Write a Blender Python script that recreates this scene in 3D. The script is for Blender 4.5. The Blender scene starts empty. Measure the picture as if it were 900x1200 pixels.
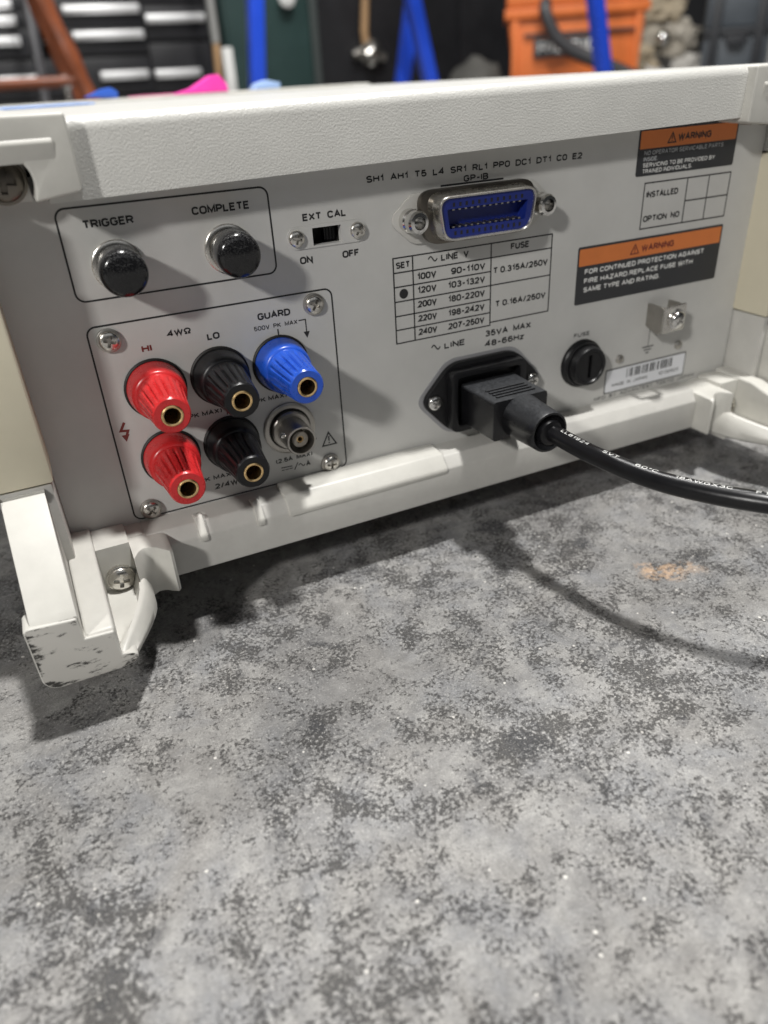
import bpy, bmesh, math, random
from mathutils import Vector, Matrix, noise
random.seed(7)
S = bpy.context.scene
COL = S.collection
MM = 0.001
GZ = 76.0                      # the instrument's rear-panel datum sits 76 mm above the floor
PI = math.pi

# ------------------------------------------------------------------ camera
cam_d = bpy.data.cameras.new('camera')
cam = bpy.data.objects.new('camera', cam_d); COL.objects.link(cam)
R = ((0.9020851606, -0.4282092901, -0.0536578682),
     (-0.2593091168, -0.4384402033, -0.8605399294),
     (0.3449654256, 0.7901942749, -0.5065489740))
C = Vector((-22.9526, -212.2870, 73.3307 + GZ)) * MM
m = Matrix(((R[0][0], -R[1][0], -R[2][0], C.x),
            (R[0][1], -R[1][1], -R[2][1], C.y),
            (R[0][2], -R[1][2], -R[2][2], C.z),
            (0, 0, 0, 1)))
cam.matrix_world = m
cam_d.sensor_fit = 'VERTICAL'; cam_d.sensor_height = 36.0; cam_d.sensor_width = 27.0
cam_d.lens = 36.0 * 858.37 / 1200.0
cam_d.clip_start = 0.005; cam_d.clip_end = 60
cam_d.dof.use_dof = True; cam_d.dof.focus_distance = 0.212; cam_d.dof.aperture_fstop = 9.5
S.camera = cam

# ------------------------------------------------------------------ world, lamps, exposure
w = bpy.data.worlds.new('World'); S.world = w; w.use_nodes = True
w.node_tree.nodes['Background'].inputs[0].default_value = (0.95, 0.98, 1.0, 1)
w.node_tree.nodes['Background'].inputs[1].default_value = 0.028
S.view_settings.view_transform = 'Standard'; S.view_settings.look = 'None'
S.view_settings.exposure = 0.06; S.view_settings.gamma = 1.0

def area(name, frm, to, power, size, sizey=None, col=(1, 1, 1), shape='RECTANGLE'):
    d = bpy.data.lights.new(name, 'AREA'); d.energy = power; d.color = col
    d.shape = shape; d.size = size; d.size_y = sizey or size
    o = bpy.data.objects.new(name, d); COL.objects.link(o)
    o.location = frm
    o.rotation_euler = (Vector(to) - Vector(frm)).to_track_quat('-Z', 'Y').to_euler()
    return o
tgt = Vector((0.05, 0.0, 0.05))
# ceiling lamp almost straight above the rear panel, a little to the right
v = Vector((0.17, -0.08, 1.0)).normalized()
area('ceiling_lamp', tgt + v * 2.3, tgt, 66, 0.13, 0.14, (1.0, 0.985, 0.96))
# lamp of the room on the left, in front of the panel
v = Vector((-1.41, -1.0, 1.01)).normalized()
area('side_lamp', tgt + v * 2.4, tgt, 31, 0.16, 0.16, (1.0, 0.98, 0.945))
# added soft fill from the front, lifting the panel; stands for no single lamp
area('front_fill', (0.3, -2.2, 1.6), (0.1, 0.0, 0.05), 4, 2.4, 1.2, (0.96, 0.98, 1.0))
# area light farther back, aimed at what stands behind
area('rear_light', (0.9, 1.3, 2.5), (1.1, 2.3, 0.2), 75, 1.2, 0.15, (1.0, 0.99, 0.97))

# ------------------------------------------------------------------ materials
def mat(name, col, rough=0.5, metal=0.0, spec=0.5, bump=None, var=None, coat=0):
    """bump=(scale per mm, strength, distance mm, detail); var=(scale per mm, amount)"""
    M = bpy.data.materials.new(name); M.use_nodes = True
    nt = M.node_tree; b = nt.nodes['Principled BSDF']
    b.inputs['Base Color'].default_value = (*col, 1); b.inputs['Roughness'].default_value = rough
    b.inputs['Metallic'].default_value = metal; b.inputs['Specular IOR Level'].default_value = spec
    if coat: b.inputs['Coat Weight'].default_value = coat
    tc = nt.nodes.new('ShaderNodeTexCoord')
    if bump:
        n = nt.nodes.new('ShaderNodeTexNoise'); n.inputs['Scale'].default_value = bump[0] * 1000
        n.inputs['Detail'].default_value = bump[3] if len(bump) > 3 else 2
        nt.links.new(tc.outputs['Object'], n.inputs['Vector'])
        bp = nt.nodes.new('ShaderNodeBump'); bp.inputs['Strength'].default_value = bump[1]
        bp.inputs['Distance'].default_value = bump[2] * MM
        nt.links.new(n.outputs['Fac'], bp.inputs['Height']); nt.links.new(bp.outputs['Normal'], b.inputs['Normal'])
    if var:
        n = nt.nodes.new('ShaderNodeTexNoise'); n.inputs['Scale'].default_value = var[0] * 1000
        n.inputs['Detail'].default_value = 6; n.inputs['Roughness'].default_value = 0.65
        nt.links.new(tc.outputs['Object'], n.inputs['Vector'])
        r = nt.nodes.new('ShaderNodeValToRGB')
        k = var[1]
        r.color_ramp.elements[0].position = 0.3; r.color_ramp.elements[1].position = 0.72
        r.color_ramp.elements[0].color = (*[max(0, c * (1 - k)) for c in col], 1)
        r.color_ramp.elements[1].color = (*[min(1, c * (1 + k)) for c in col], 1)
        nt.links.new(n.outputs['Fac'], r.inputs['Fac']); nt.links.new(r.outputs['Color'], b.inputs['Base Color'])
        r2 = nt.nodes.new('ShaderNodeMapRange'); r2.inputs['To Min'].default_value = max(0.05, rough - 0.08)
        r2.inputs['To Max'].default_value = min(1, rough + 0.1)
        nt.links.new(n.outputs['Fac'], r2.inputs['Value']); nt.links.new(r2.outputs['Result'], b.inputs['Roughness'])
    return M

M = {}
M['panel'] = mat('panel_paint', (0.53, 0.525, 0.505), 0.42, bump=(2.2, 0.12, 0.12), var=(0.05, 0.05))
M['case'] = mat('case_paint', (0.60, 0.595, 0.565), 0.34, bump=(1.8, 0.6, 0.25, 3), var=(0.06, 0.04))
M['plastic'] = mat('cream_plastic', (0.54, 0.53, 0.49), 0.42, bump=(1.5, 0.06, 0.1), var=(0.07, 0.085))
M['rail'] = mat('rail_plastic', (0.50, 0.49, 0.46), 0.42, bump=(1.6, 0.08, 0.1), var=(0.06, 0.09))
M['beige'] = mat('beige_plastic', (0.60, 0.555, 0.43), 0.5, bump=(1.5, 0.05, 0.1), var=(0.05, 0.04))
M['ink'] = mat('black_ink', (0.018, 0.018, 0.019), 0.5)
M['greyink'] = mat('grey_ink', (0.10, 0.10, 0.10), 0.5)
M['redink'] = mat('red_ink', (0.16, 0.022, 0.018), 0.5)
M['steel'] = mat('zinc_steel', (0.62, 0.60, 0.56), 0.26, 1.0, bump=(1.2, 0.03, 0.05), var=(0.2, 0.12))
M['dullsteel'] = mat('dull_steel', (0.42, 0.40, 0.37), 0.38, 1.0, bump=(1.0, 0.03, 0.05), var=(0.12, 0.15))
M['darkmetal'] = mat('dark_plated_steel', (0.16, 0.145, 0.125), 0.34, 1.0, var=(0.1, 0.15))
M['nickel'] = mat('bright_nickel', (0.70, 0.69, 0.67), 0.17, 1.0, var=(0.3, 0.1))
M['brass'] = mat('gold_brass', (0.78, 0.55, 0.27), 0.28, 1.0, var=(0.5, 0.12))
M['recess'] = mat('dark_recess', (0.012, 0.011, 0.010), 0.6)
M['red'] = mat('red_plastic', (0.52, 0.022, 0.024), 0.27, bump=(1.2, 0.06, 0.1), var=(0.25, 0.12))
M['blackp'] = mat('black_plastic', (0.007, 0.007, 0.008), 0.34, spec=0.35, bump=(1.2, 0.08, 0.1), var=(0.3, 0.25))
M['bluep'] = mat('blue_plastic', (0.016, 0.080, 0.48), 0.28, bump=(1.2, 0.06, 0.1), var=(0.25, 0.12))
M['gpib'] = mat('blue_insert', (0.008, 0.020, 0.17), 0.42, var=(0.3, 0.1))
M['rubber'] = mat('black_rubber', (0.022, 0.022, 0.023), 0.5, bump=(0.9, 0.12, 0.15), var=(0.15, 0.3))
M['cable'] = mat('cable_jacket', (0.005, 0.005, 0.006), 0.30, spec=0.4, bump=(0.5, 0.12, 0.2), var=(0.12, 0.25))
M['whiteink'] = mat('white_ink', (0.72, 0.72, 0.70), 0.5)
M['paleink'] = mat('pale_ink', (0.40, 0.41, 0.42), 0.5)
M['orange'] = mat('orange_label', (0.66, 0.19, 0.045), 0.42, var=(0.1, 0.05))
M['labelblack'] = mat('black_label', (0.028, 0.029, 0.032), 0.36, var=(0.1, 0.1))
M['labelwhite'] = mat('white_label', (0.74, 0.75, 0.78), 0.4)
M['bnckeep'] = mat('bnc_dielectric', (0.20, 0.18, 0.15), 0.5)

def dusty(name, base, dust, rough=0.3, scale=2300, lo=0.44, hi=0.66, up=0.0):
    """black rubber with dust settled on the faces that look up"""
    Mx = mat(name, base, rough, bump=(0.9, 0.1, 0.1))
    nt = Mx.node_tree; b = nt.nodes['Principled BSDF']
    tc = nt.nodes.new('ShaderNodeTexCoord'); g = nt.nodes.new('ShaderNodeNewGeometry')
    sx = nt.nodes.new('ShaderNodeSeparateXYZ'); nt.links.new(g.outputs['Normal'], sx.inputs[0])
    mr = nt.nodes.new('ShaderNodeMapRange'); mr.inputs['From Min'].default_value = up; mr.inputs['From Max'].default_value = 1.0
    nt.links.new(sx.outputs['Z'], mr.inputs['Value'])
    n = nt.nodes.new('ShaderNodeTexNoise'); n.inputs['Scale'].default_value = scale; n.inputs['Detail'].default_value = 6
    n.inputs['Roughness'].default_value = 0.75
    nt.links.new(tc.outputs['Object'], n.inputs['Vector'])
    ra = nt.nodes.new('ShaderNodeMapRange'); ra.inputs['From Min'].default_value = lo; ra.inputs['From Max'].default_value = hi
    nt.links.new(n.outputs['Fac'], ra.inputs['Value'])
    mu = nt.nodes.new('ShaderNodeMath'); mu.operation = 'MULTIPLY'
    nt.links.new(mr.outputs['Result'], mu.inputs[0]); nt.links.new(ra.outputs['Result'], mu.inputs[1])
    mx = nt.nodes.new('ShaderNodeMix'); mx.data_type = 'RGBA'
    mx.inputs[6].default_value = (*base, 1); mx.inputs[7].default_value = (*dust, 1)
    nt.links.new(mu.outputs[0], mx.inputs[0]); nt.links.new(mx.outputs[2], b.inputs['Base Color'])
    m2 = nt.nodes.new('ShaderNodeMapRange'); m2.inputs['To Min'].default_value = rough; m2.inputs['To Max'].default_value = 0.9
    nt.links.new(mu.outputs[0], m2.inputs['Value']); nt.links.new(m2.outputs['Result'], b.inputs['Roughness'])
    return Mx
M['cap'] = dusty('dusty_black_cap', (0.006, 0.006, 0.007), (0.24, 0.24, 0.235), 0.15, 2600, 0.50, 0.74, -0.15)
M['plug'] = dusty('dusty_black_plug', (0.006, 0.006, 0.007), (0.050, 0.054, 0.060), 0.27, 1500, 0.30, 0.8, 0.2)

def scuffed():
    Mx = mat('scuffed_plastic', (0.58, 0.565, 0.52), 0.5, bump=(1.5, 0.1, 0.1))
    nt = Mx.node_tree; b = nt.nodes['Principled BSDF']
    tc = nt.nodes.new('ShaderNodeTexCoord')
    mp = nt.nodes.new('ShaderNodeMapping'); mp.inputs['Rotation'].default_value = (0, math.radians(24), 0)
    mp.inputs['Scale'].default_value = (0.42, 1, 1.25)
    nt.links.new(tc.outputs['Object'], mp.inputs['Vector'])
    n = nt.nodes.new('ShaderNodeTexNoise'); n.inputs['Scale'].default_value = 330; n.inputs['Detail'].default_value = 9
    n.inputs['Roughness'].default_value = 0.72
    nt.links.new(mp.outputs['Vector'], n.inputs['Vector'])
    # edges of the pad are worn more than its middle
    sx = nt.nodes.new('ShaderNodeSeparateXYZ'); nt.links.new(tc.outputs['Object'], sx.inputs[0])
    def edge(out, c, h):
        a = nt.nodes.new('ShaderNodeMath'); a.operation = 'SUBTRACT'; a.inputs[1].default_value = c * MM
        nt.links.new(out, a.inputs[0])
        q = nt.nodes.new('ShaderNodeMath'); q.operation = 'ABSOLUTE'; nt.links.new(a.outputs[0], q.inputs[0])
        r = nt.nodes.new('ShaderNodeMapRange'); r.inputs['From Min'].default_value = h * 0.72 * MM; r.inputs['From Max'].default_value = h * MM
        nt.links.new(q.outputs[0], r.inputs['Value']); return r
    ez = edge(sx.outputs['Z'], -48.5, 10.6); ex = edge(sx.outputs['X'], -33.0, 15.8)
    mx0 = nt.nodes.new('ShaderNodeMath'); mx0.operation = 'MAXIMUM'
    nt.links.new(ez.outputs[0], mx0.inputs[0]); nt.links.new(ex.outputs[0], mx0.inputs[1])
    ad = nt.nodes.new('ShaderNodeMath'); ad.operation = 'MULTIPLY_ADD'; ad.inputs[1].default_value = 0.15
    nt.links.new(mx0.outputs[0], ad.inputs[0]); nt.links.new(n.outputs['Fac'], ad.inputs[2])
    r = nt.nodes.new('ShaderNodeValToRGB')
    r.color_ramp.elements[0].position = 0.585; r.color_ramp.elements[1].position = 0.64
    r.color_ramp.elements[0].color = (0.50, 0.485, 0.45, 1); r.color_ramp.elements[1].color = (0.035, 0.033, 0.03, 1)
    nt.links.new(ad.outputs[0], r.inputs['Fac']); nt.links.new(r.outputs['Color'], b.inputs['Base Color'])
    return Mx
M['scuff'] = scuffed()

def floor_material():
    Mx = bpy.data.materials.new('worn_concrete'); Mx.use_nodes = True
    nt = Mx.node_tree; N = nt.nodes; L = nt.links; b = N['Principled BSDF']
    tc = N.new('ShaderNodeTexCoord')
    def nz(scale, det, rough=0.6, dist=0.0):
        n = N.new('ShaderNodeTexNoise'); n.inputs['Scale'].default_value = scale; n.inputs['Detail'].default_value = det
        n.inputs['Roughness'].default_value = rough; n.inputs['Distortion'].default_value = dist
        L.new(tc.outputs['Object'], n.inputs['Vector']); return n.outputs['Fac']
    def ramp(src, a, bb, ca=0.0, cb=1.0):
        r = N.new('ShaderNodeMapRange'); r.inputs['From Min'].default_value = a; r.inputs['From Max'].default_value = bb
        r.inputs['To Min'].default_value = ca; r.inputs['To Max'].default_value = cb
        L.new(src, r.inputs['Value']); return r.outputs['Result']
    def mth(op, a, c):
        q = N.new('ShaderNodeMath'); q.operation = op
        for i, x in enumerate((a, c)):
            if isinstance(x, (int, float)): q.inputs[i].default_value = x
            else: L.new(x, q.inputs[i])
        return q.outputs[0]
    def mix(f, a, c):
        q = N.new('ShaderNodeMix'); q.data_type = 'RGBA'
        if isinstance(f, float): q.inputs[0].default_value = f
        else: L.new(f, q.inputs[0])
        for i, x in ((6, a), (7, c)):
            if isinstance(x, tuple): q.inputs[i].default_value = (*x, 1)
            else: L.new(x, q.inputs[i])
        return q.outputs[2]
    big = nz(24, 5, 0.62, 0.6); tone = nz(30, 4, 0.55, 1.0); mid = nz(85, 8, 0.70)
    frac = nz(120, 8, 0.76, 0.3); crumb = nz(900, 5, 0.76); grit = nz(1700, 4, 0.7)
    # troweled skin: pale warm and cool greys
    base = mix(ramp(tone, 0.40, 0.62), (0.262, 0.254, 0.242), (0.252, 0.254, 0.259))
    base = mix(mth('MULTIPLY', ramp(mid, 0.44, 0.60), 0.65), base, (0.39, 0.382, 0.365))
    base = mix(mth('MULTIPLY', ramp(nz(11, 4, 0.6, 0.5), 0.50, 0.66), 0.55), base, (0.135, 0.134, 0.134))
    # worn areas: the skin has flaked off a dark bed in crumbs of every size
    worn = ramp(mth('ADD', mth('MULTIPLY', big, 0.6), mth('MULTIPLY', nz(75, 6, 0.7, 0.5), 0.5)), 0.43, 0.66)
    thr = mth('ADD', mth('MULTIPLY', frac, 0.45), mth('MULTIPLY', crumb, 0.55))
    thr = mth('ADD', thr, mth('MULTIPLY', mth('SUBTRACT', worn, 0.55), 0.10))
    dark = ramp(thr, 0.513, 0.578)
    base = mix(mth('MULTIPLY', dark, 0.86), base, (0.036, 0.034, 0.033))
    base = mix(mth('MULTIPLY', ramp(nz(230, 7, 0.75), 0.42, 0.60), 0.38), base, (0.115, 0.112, 0.11))
    # smooth dark stains some millimetres across
    stain = mth('MULTIPLY', ramp(nz(58, 4, 0.62, 1.0), 0.57, 0.66), ramp(big, 0.42, 0.56))
    base = mix(mth('MULTIPLY', stain, 0.7), base, (0.062, 0.063, 0.068))
    # crumbs of pale sand caught in the worn parts
    pale = mth('MULTIPLY', ramp(mth('ADD', mth('MULTIPLY', crumb, 0.5), mth('MULTIPLY', grit, 0.5)), 0.450, 0.415), mth('ADD', mth('MULTIPLY', worn, 0.75), 0.25))
    base = mix(mth('MULTIPLY', pale, 0.9), base, (0.50, 0.49, 0.465))
    base = mix(mth('MULTIPLY', ramp(grit, 0.56, 0.66), 0.45), base, (0.07, 0.068, 0.066))
    # long faint scratches
    ms = N.new('ShaderNodeMapping'); ms.inputs['Rotation'].default_value = (0, 0, 0.7); ms.inputs['Scale'].default_value = (10, 260, 1)
    L.new(tc.outputs['Object'], ms.inputs['Vector'])
    ns = N.new('ShaderNodeTexNoise'); ns.inputs['Scale'].default_value = 1.0; ns.inputs['Detail'].default_value = 4; ns.inputs['Distortion'].default_value = 0.4
    L.new(ms.outputs['Vector'], ns.inputs['Vector'])
    base = mix(mth('MULTIPLY', mth('MULTIPLY', ramp(ns.outputs['Fac'], 0.66, 0.72), ramp(tone, 0.5, 0.6)), 0.35), base, (0.38, 0.37, 0.35))
    # a few bright flecks
    vo = N.new('ShaderNodeTexVoronoi'); vo.inputs['Scale'].default_value = 520
    L.new(tc.outputs['Object'], vo.inputs['Vector'])
    fl = ramp(mth('ADD', vo.outputs['Distance'], mth('MULTIPLY', grit, 0.4)), 0.46, 0.36)
    sp = N.new('ShaderNodeSeparateColor'); L.new(vo.outputs['Color'], sp.inputs[0])
    base = mix(mth('MULTIPLY', fl, ramp(sp.outputs[0], 0.975, 0.98)), base, (0.66, 0.64, 0.60))
    # worn splash of orange paint
    vm = N.new('ShaderNodeVectorMath'); vm.operation = 'SUBTRACT'; vm.inputs[1].default_value = (0.1455, -0.064, 0)
    L.new(tc.outputs['Object'], vm.inputs[0])
    vs = N.new('ShaderNodeVectorMath'); vs.operation = 'MULTIPLY'; vs.inputs[1].default_value = (1.0, 1.9, 1)
    vr = N.new('ShaderNodeVectorRotate'); vr.rotation_type = 'Z_AXIS'; vr.inputs['Angle'].default_value = 0.5
    L.new(vm.outputs[0], vr.inputs['Vector']); L.new(vr.outputs[0], vs.inputs[0])
    ln = N.new('ShaderNodeVectorMath'); ln.operation = 'LENGTH'; L.new(vs.outputs[0], ln.inputs[0])
    spl = ramp(mth('ADD', ln.outputs['Value'], mth('MULTIPLY', mth('SUBTRACT', nz(130, 6, 0.7), 0.5), 0.034)), 0.0125, 0.0085)
    spl = mth('MULTIPLY', spl, ramp(nz(260, 6, 0.7), 0.44, 0.54))
    base = mix(mth('MULTIPLY', spl, 0.68), base, (0.60, 0.40, 0.25))
    L.new(base, b.inputs['Base Color'])
    L.new(ramp(big, 0.3, 0.7, 0.62, 0.42), b.inputs['Roughness'])
    b.inputs['Specular IOR Level'].default_value = 0.5
    h = mth('SUBTRACT', mth('MULTIPLY', mid, 0.4), mth('MULTIPLY', dark, 0.45))
    h = mth('ADD', h, mth('MULTIPLY', crumb, 0.5)); h = mth('ADD', h, mth('MULTIPLY', grit, 0.45))
    bp = N.new('ShaderNodeBump'); bp.inputs['Strength'].default_value = 0.8; bp.inputs['Distance'].default_value = 0.0008
    L.new(h, bp.inputs['Height']); L.new(bp.outputs['Normal'], b.inputs['Normal'])
    return Mx
M['floor'] = floor_material()

# ------------------------------------------------------------------ helpers
def finish(bm, name, material, parent=None, loc=None, bevel=0, seg=2, smooth=40, bang=30, weld=True, mats=None, pick=None):
    """bm is in millimetres; links one mesh object scaled to metres"""
    if weld: bmesh.ops.remove_doubles(bm, verts=bm.verts, dist=0.001)
    if bevel:
        bmesh.ops.recalc_face_normals(bm, faces=bm.faces)
        ed = [e for e in bm.edges if len(e.link_faces) == 2 and e.calc_face_angle(0) > math.radians(bang)]
        bmesh.ops.bevel(bm, geom=ed, offset=bevel, segments=seg, profile=0.6, affect='EDGES', clamp_overlap=True)
    else:
        bmesh.ops.recalc_face_normals(bm, faces=bm.faces)
    if pick:
        bm.faces.ensure_lookup_table()
        for f in bm.faces: f.material_index = pick(f)
    me = bpy.data.meshes.new(name)
    bmesh.ops.scale(bm, vec=(MM, MM, MM), verts=bm.verts)
    bm.to_mesh(me); bm.free()
    for mm in (mats or [material]): me.materials.append(mm)
    if smooth:
        me.shade_smooth(); me.set_sharp_from_angle(angle=math.radians(smooth))
    return link(name, me, parent, loc)

OFF = {}
def link(name, me, parent=None, loc=None):
    o = bpy.data.objects.new(name, me); COL.objects.link(o)
    l = Vector(loc) * MM if loc is not None else Vector((0, 0, 0))
    if parent is not None:
        o.parent = parent
        l = l + OFF.get(parent.name, Vector((0, 0, 0)))
    o.location = l
    return o

def thing(name, label, cat, base, group=None):
    """Empty at the thing's base; meshes under it are drawn in panel millimetres"""
    o = bpy.data.objects.new(name, None); COL.objects.link(o)
    o.empty_display_size = 0.02
    o.location = Vector((base[0] * MM, base[1] * MM, base[2] * MM if len(base) > 2 else 0))
    o['label'] = label; o['category'] = cat
    if group: o['group'] = group
    OFF[o.name] = Vector((0, 0, GZ * MM)) - o.location
    return o

def tag(o, label, cat, group=None, kind=None):
    if label: o['label'] = label
    if cat: o['category'] = cat
    if group: o['group'] = group
    if kind: o['kind'] = kind
    o.location = o.location + Vector((0, 0, GZ * MM))
    return o

def box(bm, x0, x1, y0, y1, z0, z1):
    vs = [bm.verts.new((x, y, z)) for x in (x0, x1) for y in (y0, y1) for z in (z0, z1)]
    for f in ((0, 1, 3, 2), (4, 6, 7, 5), (0, 4, 5, 1), (2, 3, 7, 6), (0, 2, 6, 4), (1, 5, 7, 3)):
        bm.faces.new([vs[i] for i in f])
    return bm

def prism(bm, pts, axis, a, b):
    """polygon pts in the two other axes, extruded along axis from a to b"""
    def P(p, t):
        return {'x': (t, p[0], p[1]), 'y': (p[0], t, p[1]), 'z': (p[0], p[1], t)}[axis]
    A = [bm.verts.new(P(p, a)) for p in pts]; B = [bm.verts.new(P(p, b)) for p in pts]
    n = len(pts)
    bm.faces.new(A); bm.faces.new(B[::-1])
    for i in range(n):
        bm.faces.new((A[i], B[i], B[(i + 1) % n], A[(i + 1) % n]))
    return bm

def loft(bm, rings, cap=True, closed=True):
    R_ = [[bm.verts.new(p) for p in r] for r in rings]
    n = len(R_[0])
    for a, b in zip(R_[:-1], R_[1:]):
        for i in range(n if closed else n - 1):
            bm.faces.new((a[i], a[(i + 1) % n], b[(i + 1) % n], b[i]))
    if cap:
        bm.faces.new(R_[0][::-1]); bm.faces.new(R_[-1])
    return bm

def lathe(bm, prof, cx=0, cz=0, seg=32, y0=0, rad=None, cap=True):
    """prof = [(radius, outward distance)], axis along -Y"""
    rings = []
    for k, (r, d) in enumerate(prof):
        ring = []
        for i in range(seg):
            a = 2 * PI * i / seg
            rr = rad(r, d, a) if rad else r
            ring.append((cx + rr * math.cos(a), y0 - d, cz + rr * math.sin(a)))
        rings.append(ring)
    return loft(bm, rings, cap)

def rrect(x0, x1, z0, z1, r, n=6):
    out = []
    for cx, cz, a0 in ((x1 - r, z1 - r, 0), (x0 + r, z1 - r, 90), (x0 + r, z0 + r, 180), (x1 - r, z0 + r, 270)):
        for i in range(n + 1):
            a = math.radians(a0 + 90 * i / n)
            out.append((cx + r * math.cos(a), cz + r * math.sin(a)))
    return out

def rpoly(pts, r, n=5):
    """rounds the corners of a polygon"""
    out = []
    N_ = len(pts)
    for i in range(N_):
        p0, p1, p2 = Vector(pts[i - 1]), Vector(pts[i]), Vector(pts[(i + 1) % N_])
        d0 = (p0 - p1); d2 = (p2 - p1)
        k = min(r, d0.length * 0.45, d2.length * 0.45)
        a = p1 + d0.normalized() * k; c = p1 + d2.normalized() * k
        for j in range(n + 1):
            t = j / n
            q = a * (1 - t) ** 2 + p1 * 2 * t * (1 - t) + c * t * t
            out.append((q.x, q.y))
    return out

def ribbon(bm, pts, wd, y, closed=False):
    """flat printed line in the panel plane"""
    n = len(pts); A = []; B = []
    for i in range(n):
        p = Vector(pts[i])
        pa = Vector(pts[i - 1]) if (i > 0 or closed) else None
        pb = Vector(pts[(i + 1) % n]) if (i < n - 1 or closed) else None
        t1 = (p - pa).normalized() if pa is not None else None
        t2 = (pb - p).normalized() if pb is not None else None
        if t1 is None: t1 = t2
        if t2 is None: t2 = t1
        nn = Vector((-(t1.y + t2.y), t1.x + t2.x)).normalized()
        s = wd / 2 / max(0.4, nn.dot(Vector((-t1.y, t1.x))))
        A.append(bm.verts.new((p.x + nn.x * s, y, p.y + nn.y * s)))
        B.append(bm.verts.new((p.x - nn.x * s, y, p.y - nn.y * s)))
    for i in range(n if closed else n - 1):
        j = (i + 1) % n
        bm.faces.new((A[i], A[j], B[j], B[i]))
    return bm

def poly(bm, pts, y):
    bm.faces.new([bm.verts.new((p[0], y, p[1])) for p in pts]); return bm

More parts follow.
